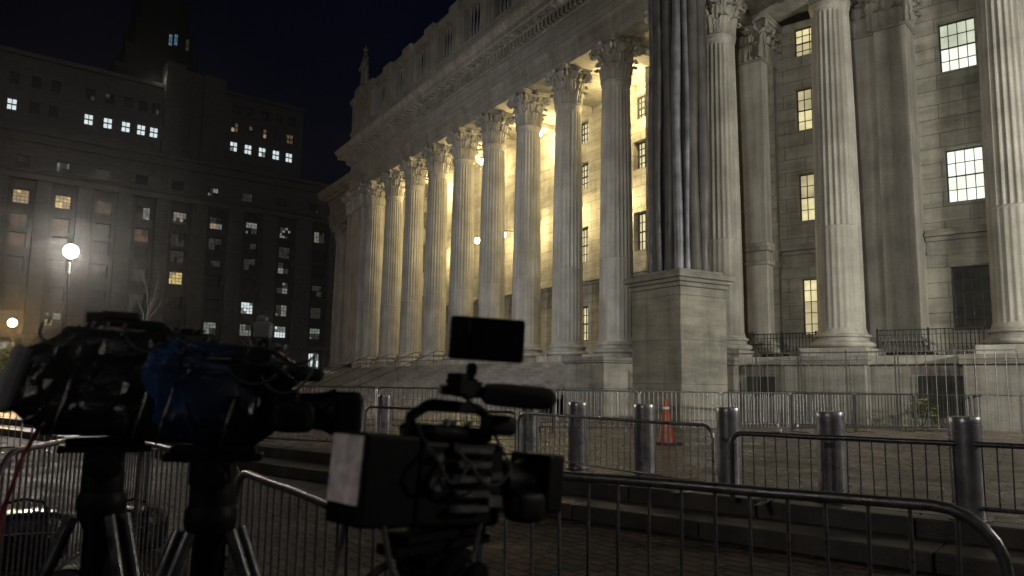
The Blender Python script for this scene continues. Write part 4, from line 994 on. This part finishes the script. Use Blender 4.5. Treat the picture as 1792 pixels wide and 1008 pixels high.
# ------------------------------------------------------------------ thin volume added to give the lamps a soft glow
hm = bpy.data.materials.new('glow_volume'); hm.use_nodes = True; nt = hm.node_tree; nt.nodes.remove(nt.nodes['Principled BSDF'])
pv = nt.nodes.new('ShaderNodeVolumePrincipled'); pv.inputs['Density'].default_value = 0.0006; pv.inputs['Color'].default_value = (.85, .84, .82, 1); pv.inputs['Anisotropy'].default_value = 0.92
nt.links.new(pv.outputs[0], nt.nodes['Material Output'].inputs['Volume'])
mb = MB(); mb.box(-150, 90, -20, 260, -2, 100); tag(obj('lamp_glow', mb, hm), kind='stuff')
# ------------------------------------------------------------------ television cameras on tripods
def tripod(x, y, head_z, lab, yaw, legang, panh=True, spread=.42):
    o = thing('tripod', lab, 'tripod', (x, y, LZ), yaw, 'camera tripods on the lower pavement'); H = head_z - LZ
    mb = MB(); mb.rbox(0, 0, H - .012, .22, .09, .02); mb.rbox(0, 0, H - .035, .26, .075, .022); obj('mounting_plate', mb, BLACKP, o, bev=.004)
    mb = MB(); mb.rbox(0, 0, H - .075, .11, .12, .06); mb.lathe([(.055, 0), (.06, .03), (.06, .09), (.05, .12)], 20, z0=H - .2)
    mb.tube([(0, -.09, H - .085), (0, .09, H - .085)], .042, 18); mb.tube([(.03, -.1, H - .085), (.03, -.118, H - .085)], .025, 12); obj('fluid_head', mb, BLACKP, o, smooth=True, bev=.004)
    mb = MB(); mb.lathe([(.045, -.9), (.045, -.16), (.062, -.12), (.07, -.09), (.07, -.06), (.05, -.03)], 20, z0=H - .12); obj('bowl', mb, BLACKP, o, smooth=True)
    if panh:
        mb = MB(); mb.tube([(-.08, .05, H - .07), (-.30, .10, H - .20), (-.42, .12, H - .27)], .009, 8); mb.tube([(-.36, .11, H - .235), (-.46, .125, H - .29)], .016, 10); obj('pan_handle', mb, TRIPM, o, smooth=True)
    for k in range(3):
        a = legang + k * 2 * PI / 3; ca, sa = math.cos(a), math.sin(a)
        hub = Vector((.075 * ca, .075 * sa, H - .23)); foot = Vector((spread * ca, spread * sa, .02)); tn = Vector((-sa, ca, 0)) * .026
        mb = MB(); mid = hub.lerp(foot, .5)
        for s_ in (-1, 1): mb.tube([hub + tn * s_, mid + tn * s_], .017, 10)
        mb.tube([hub.lerp(foot, .42), hub.lerp(foot, .98)], .015, 10); leg = obj('leg', mb, TRIPM, o, smooth=True)
        mb = MB(); c = hub.lerp(foot, .48); mb.rbox(c.x, c.y, c.z, .06, .06, .05); obj('leg_clamp', mb, BLACKP, leg, bev=.008)
        mb = MB(); mb.lathe([(.03, 0), (.035, .02), (.02, .05)], 12, foot.x, foot.y, 0.0); obj('rubber_foot', mb, RUBBER, leg, smooth=True)
        mb = MB(); mb.tube([(0, 0, H * .42), hub.lerp(foot, .55)], .008, 6); obj('spreader_arm', mb, BLACKP, o)
    return o
def cover_blob(a, b, c, seed, folds=9, amp=.06, n=110, mrows=72, power=.55, skew=0.0, taper=0.0, mode=0):
    """rounded, creased box of draped cloth, half sizes a b c, centred at the origin"""
    rnd = random.Random(seed); vs = []; fs = []
    if amp < .05: n, mrows = 40, 28
    waves = [(rnd.uniform(-1, 1), rnd.uniform(-1, 1), rnd.uniform(-1, 1), rnd.uniform(0, 6), .5 ** (k // 3)) for k in range(9)]
    def sg(v, p): return math.copysign(abs(v) ** p, v)
    for j in range(mrows + 1):
        e = -PI / 2 + PI * j / mrows
        for i in range(n):
            t_ = 2 * PI * i / n
            x = a * sg(math.cos(e), power) * sg(math.cos(t_), power); y = b * sg(math.cos(e), power) * sg(math.sin(t_), power); z = c * sg(math.sin(e), power * .9)
            h = 0
            for wx_, wy_, wz_, ph, am in waves:
                f_ = 16 / am ** .8
                h += am * ((1 - abs(math.sin((wx_ * x + wy_ * y + wz_ * .6 * z) * f_ + ph + 1.3 * math.sin(z * 14 + ph)))) ** 2 - .3)
            drape = math.sin(t_ * folds + 3 * z / c + seed) * (1 - z / c) * .35
            q = 1 + amp * (h * .75 + drape)
            tp = 1 + taper * z / c
            if mode == 1:       # pleats hanging from the top
                f1 = (1 - abs(math.sin(x * 34 + 2.2 * math.sin(z * 9) + seed))) ** 1.5 + .5 * (1 - abs(math.sin(x * 71 - 3 * z * 9))) ** 2
                q *= 1 + .17 * f1 - .05; 
            if mode == 2:       # folds pulled from the upper left corner
                an = math.atan2(z - c * 1.1, x + a * .75); f1 = (1 - abs(math.sin(an * 8 + seed))) ** 1.6 + .6 * (1 - abs(math.sin(an * 19 + x * 20))) ** 2
                q *= 1 + .17 * f1 - .05
            vs.append((x * q * tp + skew * z, y * q * tp, z * (1 + amp * h * .4)))
    for j in range(mrows):
        for i in range(n): k = (i + 1) % n; fs.append((j * n + i, j * n + k, (j + 1) * n + k, (j + 1) * n + i))
    mb = MB(); mb.add(vs, fs); return mb
def shifted(mb, dx, dy, dz): mb.v = [(x + dx, y + dy, z + dz) for x, y, z in mb.v]; return mb
def fuzzy(mb_prof, nseg=28):
    mb = MB(); mb.lathe(mb_prof, nseg); return mb
AX = Matrix.Rotation(PI / 2, 4, 'Y')     # lathe z -> local x
def lathe_x(prof, n, x, y, z):
    mb = MB(); mb.T = Matrix.Translation((x, y, z)) @ AX; mb.lathe(prof, n); mb.T = None; return mb

def cam_matrix(x, y, z, yaw, pitch=0, roll=0): return Matrix.Translation((x, y, z)) @ Matrix.Rotation(yaw, 4, 'Z') @ Matrix.Rotation(pitch, 4, 'Y') @ Matrix.Rotation(roll, 4, 'X')
# --- front camera with the white label
c3 = (-.158, 1.72, .945); yaw3 = math.radians(44)
tripod(c3[0], c3[1], c3[2] - .004, 'tripod under the nearest camera, its head filling the bottom of the picture', yaw3, .5)
k3 = thing('video_camera', 'nearest black television camera with a white label on its back and a monitor on top', 'video camera', M=cam_matrix(*c3, yaw3, math.radians(5)) @ Matrix.Scale(.91, 4), group='television cameras on tripods')
mb = MB(); mb.box(-.12, .15, -.065, .07, .0, .20); mb.box(-.10, .10, -.075, .06, .20, .235); obj('body', mb, BLACKP, k3, bev=.014, seg=3)
mb = MB()
for i in range(5): mb.box(-.02, .09, -.088, -.062, .035 + i * .034, .053 + i * .034)
mb.rbox(.115, -.07, .06, .05, .02, .03); mb.rbox(.115, -.07, .12, .04, .016, .02); mb.tube([(-.07, -.07, .1), (-.07, -.085, .1)], .02, 14); mb.tube([(-.07, -.07, .16), (-.07, -.083, .16)], .012, 14)
obj('side_controls', mb, CTRL, k3, bev=.004)
mb = MB(); mb.box(-.265, -.122, -.07, .07, .005, .205); obj('battery', mb, BLACKP, k3, bev=.008, seg=2)
mb = MB(); mb.box(-.270, -.266, -.060, .060, .052, .198); lab3 = obj('label', mb, PAPER, k3); lab3['label'] = 'scuffed white rectangular label on the battery'
mb = MB(); mb.tube([(-.11, 0, .2), (-.105, 0, .25), (-.06, 0, .278), (.10, 0, .282), (.14, 0, .265), (.145, 0, .22)], .014, 12); mb.rbox(.02, 0, .284, .12, .034, .024); obj('handle', mb, BLACKP, k3, smooth=True)
obj('viewfinder', shifted(cover_blob(.05, .025, .025, 3, amp=.01), .10, -.085, .245), BLACKP, k3, smooth=True)
obj('lens', lathe_x([(.045, 0), (.045, .03), (.055, .035), (.055, .07), (.048, .075), (.05, .11), (.056, .12), (.056, .145)], 32, .15, 0, .105), BLACKP, k3, smooth=True)
mb = MB(); mb.box(.300, .365, -.075, .075, .03, .18); mb.box(.285, .302, -.06, .06, .045, .165); obj('lens_hood', mb, BLACKP, k3, bev=.012, seg=2)
mb = MB(); mb.box(.366, .368, -.06, .06, .045, .165); obj('front_glass', mb, GLASS, k3)
mb = MB(); mb.tube([(.19, -.05, .07), (.20, -.11, .03), (.25, -.12, .0)], .012); obj('zoom_grip', shifted(cover_blob(.055, .035, .04, 9, amp=.03), .22, -.075, .05), BLACKP, k3, smooth=True)
mb = MB(); mb.T = Matrix.Translation((.055, -.06, .318)) @ Matrix.Rotation(math.radians(-40), 4, 'Z') @ Matrix.Rotation(PI / 2 , 4, 'Y'); mb.lathe([(.012, 0), (.026, .012), (.029, .05), (.029, .15), (.024, .175), (.008, .188)], 24); mb.T = None
obj('microphone_foam', mb, FOAM, k3, smooth=True)
mb = MB(); mb.tube([(-.05, -.03, .318), (.065, -.065, .318)], .012, 12); mb.rbox(.02, -.05, .325, .05, .05, .04); mb.rbox(-.02, -.055, .335, .02, .055, .05); mb.tube([(-.05, -.05, .34), (-.02, -.09, .30), (.05, -.09, .27)], .004, 6); obj('microphone_mount', mb, BLACKP, k3)
mm = Matrix.Translation((.035, -.04, .335)) @ Matrix.Scale(1.12, 4) @ Matrix.Rotation(math.radians(-44 + 6), 4, 'Z')
mb = MB(); mb.T = mm; mb.tube([(0, 0, -.03), (0, 0, .05)], .009, 12); mb.rbox(0, 0, 0, .03, .03, .03); mb.rbox(0, 0, .035, .024, .024, .02); mb.T = None; obj('monitor_arm', mb, BLACKP, k3)
mb = MB(); mb.T = mm @ Matrix.Translation((.028, 0, .105)) @ Matrix.Rotation(math.radians(-1), 4, 'Y'); mb.rbox(0, 0, 0, .168, .03, .096); mb.T = None; mon = obj('monitor', mb, BLACKP, k3, bev=.008, seg=2)
mb = MB(); mb.T = mm @ Matrix.Translation((-.028, -.018, .105)); mb.rbox(0, 0, 0, .034, .012, .07); mb.T = None; obj('monitor_battery', mb, BLACKP, mon, bev=.003)
# cables under the camera
mb = MB(); pts = [(-.2, -.06, .02), (-.19, -.10, -.08), (-.12, -.12, -.14), (-.02, -.10, -.12), (.05, -.09, -.05), (.08, -.07, .01)]; mb.tube(pts, .006, 8); pts = [(-.24, .02, .01), (-.28, -.02, -.12), (-.24, -.05, -.3), (-.18, -.02, -.6)]; mb.tube(pts, .006, 8); obj('cable', mb, RUBBER, k3, smooth=True)
# --- middle camera in a blue rain cover
c2 = (-.86, 2.20, 1.075); yaw2 = math.radians(12)
tripod(c2[0] + .03, c2[1], c2[2] - .004, 'tripod under the middle camera with the blue cover, legs spread', yaw2, 1.75, False, spread=.55)
k2 = thing('video_camera', 'middle television camera wrapped in a dark blue rain cover, lens pointing right', 'video camera', M=cam_matrix(*c2, yaw2, math.radians(2)), group='television cameras on tripods')
mb = MB(); mb.box(-.15, .15, -.06, .06, .0, .20); obj('body', mb, BLACKP, k2, bev=.01)
def split_cover(mb, f1):
    mb.m = [1 if f1(Vector(mb.v[f[0]])) else 0 for f in mb.f]
cb = shifted(cover_blob(.185, .105, .145, 12, amp=.07, folds=7, skew=.05, taper=.22, mode=2), 0.03, 0, .135)
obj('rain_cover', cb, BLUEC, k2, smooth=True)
obj('lens', lathe_x([(.05, 0), (.06, .02), (.06, .09), (.05, .10), (.056, .17), (.07, .20)], 28, .15, 0, .10), BLACKP, k2, smooth=True)
mb = MB(); mb.box(.335, .43, -.06, .06, .04, .16); obj('lens_hood', mb, BLACKP, k2, bev=.02, seg=3)
obj('zoom_grip', shifted(cover_blob(.06, .04, .045, 19, amp=.05), .24, -.07, .085), BLACKP, k2, smooth=True)
obj('microphone_foam', lathe_x([(.01, 0), (.02, .01), (.022, .04), (.022, .14), (.018, .165), (.005, .175)], 20, .14, -.05, .205), FOAM, k2, smooth=True)
mb = MB(); mb.tube([(-.11, 0, .23), (-.08, 0, .272), (.10, 0, .262), (.16, -.01, .235), (.17, -.03, .21)], .014, 12); obj('handle', mb, BLACKP, k2, smooth=True)
mb = MB(); mb.tube([(.135, 0, .23), (.135, 0, .30)], .008, 8); mb.rbox(.135, 0, .285, .03, .03, .02); mb.rbox(.135, 0, .25, .05, .03, .03); obj('lamp_arm', mb, BLACKP, k2)
mb = MB(); mb.rbox(.13, 0, .325, .05, .035, .05); mb.rbox(.125, 0, .358, .03, .03, .02); obj('camera_lamp', mb, [GREYB], k2, bev=.006)
# --- left camera in a black rain cover
c1 = (-1.25, 2.42, 1.075); yaw1 = math.radians(25)
tripod(c1[0], c1[1], c1[2] - .004, 'tripod of the leftmost camera, dark against the barrier bars', yaw1, 1.2, False, spread=.5)
k1 = thing('video_camera', 'leftmost television camera shrouded in a black rain cover with a pale grey back', 'video camera', M=cam_matrix(*c1, yaw1, math.radians(2)), group='television cameras on tripods')
mb = MB(); mb.box(-.18, .16, -.07, .07, .0, .24); obj('body', mb, BLACKP, k1, bev=.01)
obj('rain_cover', shifted(cover_blob(.225, .115, .165, 31, amp=.07, folds=8, skew=.25, taper=.03, mode=1), .0, 0, .165), BLACKF, k1, smooth=True)
mb = MB(); mb.T = Matrix.Translation((-.262, -.02, .16)) @ Matrix.Rotation(.22, 4, 'Y'); mb.rbox(0, 0, 0, .06, .10, .20); mb.T = None; obj('battery', mb, GREYB, k1, bev=.02, seg=3)
mb = MB(); mb.tube([(-.10, 0, .30), (-.06, 0, .355), (.12, 0, .345), (.18, 0, .29)], .017, 12); mb.rbox(-.07, 0, .36, .05, .05, .035); mb.rbox(.2, 0, .33, .09, .06, .03); mb.rbox(.23, 0, .30, .05, .05, .05); obj('handle', mb, BLACKP, k1, smooth=True)
obj('microphone_foam', lathe_x([(.01, 0), (.02, .01), (.022, .04), (.022, .14), (.018, .165), (.005, .175)], 20, .12, -.05, .30), FOAM, k1, smooth=True)
obj('lens', lathe_x([(.05, 0), (.06, .02), (.06, .09), (.05, .10), (.056, .17), (.07, .20)], 28, .2, 0, .13), BLACKP, k1, smooth=True)
rnd = random.Random(17)
for kk, (x0, x1, zt) in ((k1, (-.22, .24, .33)), (k2, (-.14, .2, .27)), (k3, (-.11, .13, .235))):
    for i in range(3 if kk is not k3 else 2):      # loose cables looped over each camera
        xa = rnd.uniform(x0, x1); xb = xa + rnd.uniform(.06, .16); y_ = -.115 - rnd.random() * .03; dp = rnd.uniform(.03, .16)
        mb = MB(); mb.tube([(xa + (xb - xa) * (.5 - .5 * math.cos(PI * q / 20)), -.03 + (y_ + .03) * min(1, math.sin(PI * q / 20) * 1.6), zt - dp * math.sin(PI * q / 20) ** .8) for q in range(21)], .004, 8); obj('cable', mb, RUBBER, kk, smooth=True)
    for i in range(7):  # small steel stubs added as bright specks along the camera tops
        x_ = rnd.uniform(x0, x1); mb = MB(); mb.tube([(x_, -.05, zt + .0), (x_ + .004, -.058, zt + .008), (x_ + .006, -.062, zt + .013)], .005, 8); obj('glint_stub', mb, STEEL, kk, smooth=True)
for kk, x0, x1 in ((k1, -.2, .2), (k2, -.13, .18)):
    for xs in (x0 * .55, x1 * .5):
        mb = MB(); mb.tube([(xs + .19 * (z_ - .15) , -.128 - .01 * math.sin(z_ * 30), z_) for z_ in [.0 + .03 * q for q in range(10)]],   .004, 6); obj('cover_strap', mb, BLACKF, kk, smooth=True)
mb = MB(); mb.rbox(.0, 0, .372, .11, .045, .025); obj('viewfinder', mb, BLACKP, k1, bev=.006)
# red cable hanging from the left camera
mb = MB(); P_ = [Vector((-1.40, 2.33, 1.12)), Vector((-1.43, 2.30, 1.02)), Vector((-1.465, 2.28, .85)), Vector((-1.47, 2.28, .60)), Vector((-1.475, 2.27, .30)), Vector((-1.46, 2.25, .0)), Vector((-1.4, 2.2, -.30)), Vector((-1.25, 2.0, -.352)), Vector((-1.0, 1.9, -.352))]
mb.tube(P_, .0065, 8); tag(obj('red_cable', mb, REDC, smooth=True), 'red cable hanging down from the leftmost camera to the ground', 'cable')
# gear cases and coils on the ground at the lower left
def coil(x, y, z, R, lab, seed):
    rnd = random.Random(seed); mb = MB(); pts = []
    for i in range(110): a = i * .42; pts.append((R * (1 + .12 * math.sin(i * .7)) * math.cos(a), R * .9 * math.sin(a) * (1 + .08 * math.sin(i)), .012 + .05 * (i / 110) + .015 * math.sin(i * 1.9)))
    mb.tube(pts, .010, 7); o = obj('cable_coil', mb, RUBBER, None, (x, y, z), smooth=True); tag(o, lab, 'cable', 'cable coils near the cameras'); return o
coil(-3.55, 6.3, LZ + .002, .19, 'loose black cable coil on the ground before the far left barrier', 1)
coil(-2.55, 6.9, LZ + .002, .16, 'smaller black cable coil between the two left barriers', 2)
def bag(x, y, sx, sy, sz, rz, lab, seed, mat=BLACKF):
    o = thing('equipment_bag', lab, 'bag', (x, y, LZ), rz, 'equipment bags near the cameras')
    obj('bag_body', shifted(cover_blob(sx, sy, sz, seed, amp=.04, folds=5), 0, 0, sz), mat, o, smooth=True)
    mb = MB(); mb.tube([(-sx * .5, 0, sz * 1.9), (-sx * .4, 0, sz * 2.25), (0, 0, sz * 2.4), (sx * .4, 0, sz * 2.25), (sx * .5, 0, sz * 1.9)], .012, 8); obj('handle', mb, BLACKP, o, smooth=True)
    mb = MB(); mb.tube([(-sx * .9, -sy * .96, sz * 1.3), (0, -sy * 1.03, sz * 1.35), (sx * .9, -sy * .96, sz * 1.3)], .006, 6); obj('zipper', mb, GREYB, o)
bag(-4.15, 6.75, .36, .22, .24, .5, 'slumped black bag at the lower left behind the curved barrier', 21)
bag(-3.55, 7.5, .30, .2, .2, -.3, 'smaller black bag behind the leftmost tripod', 22)
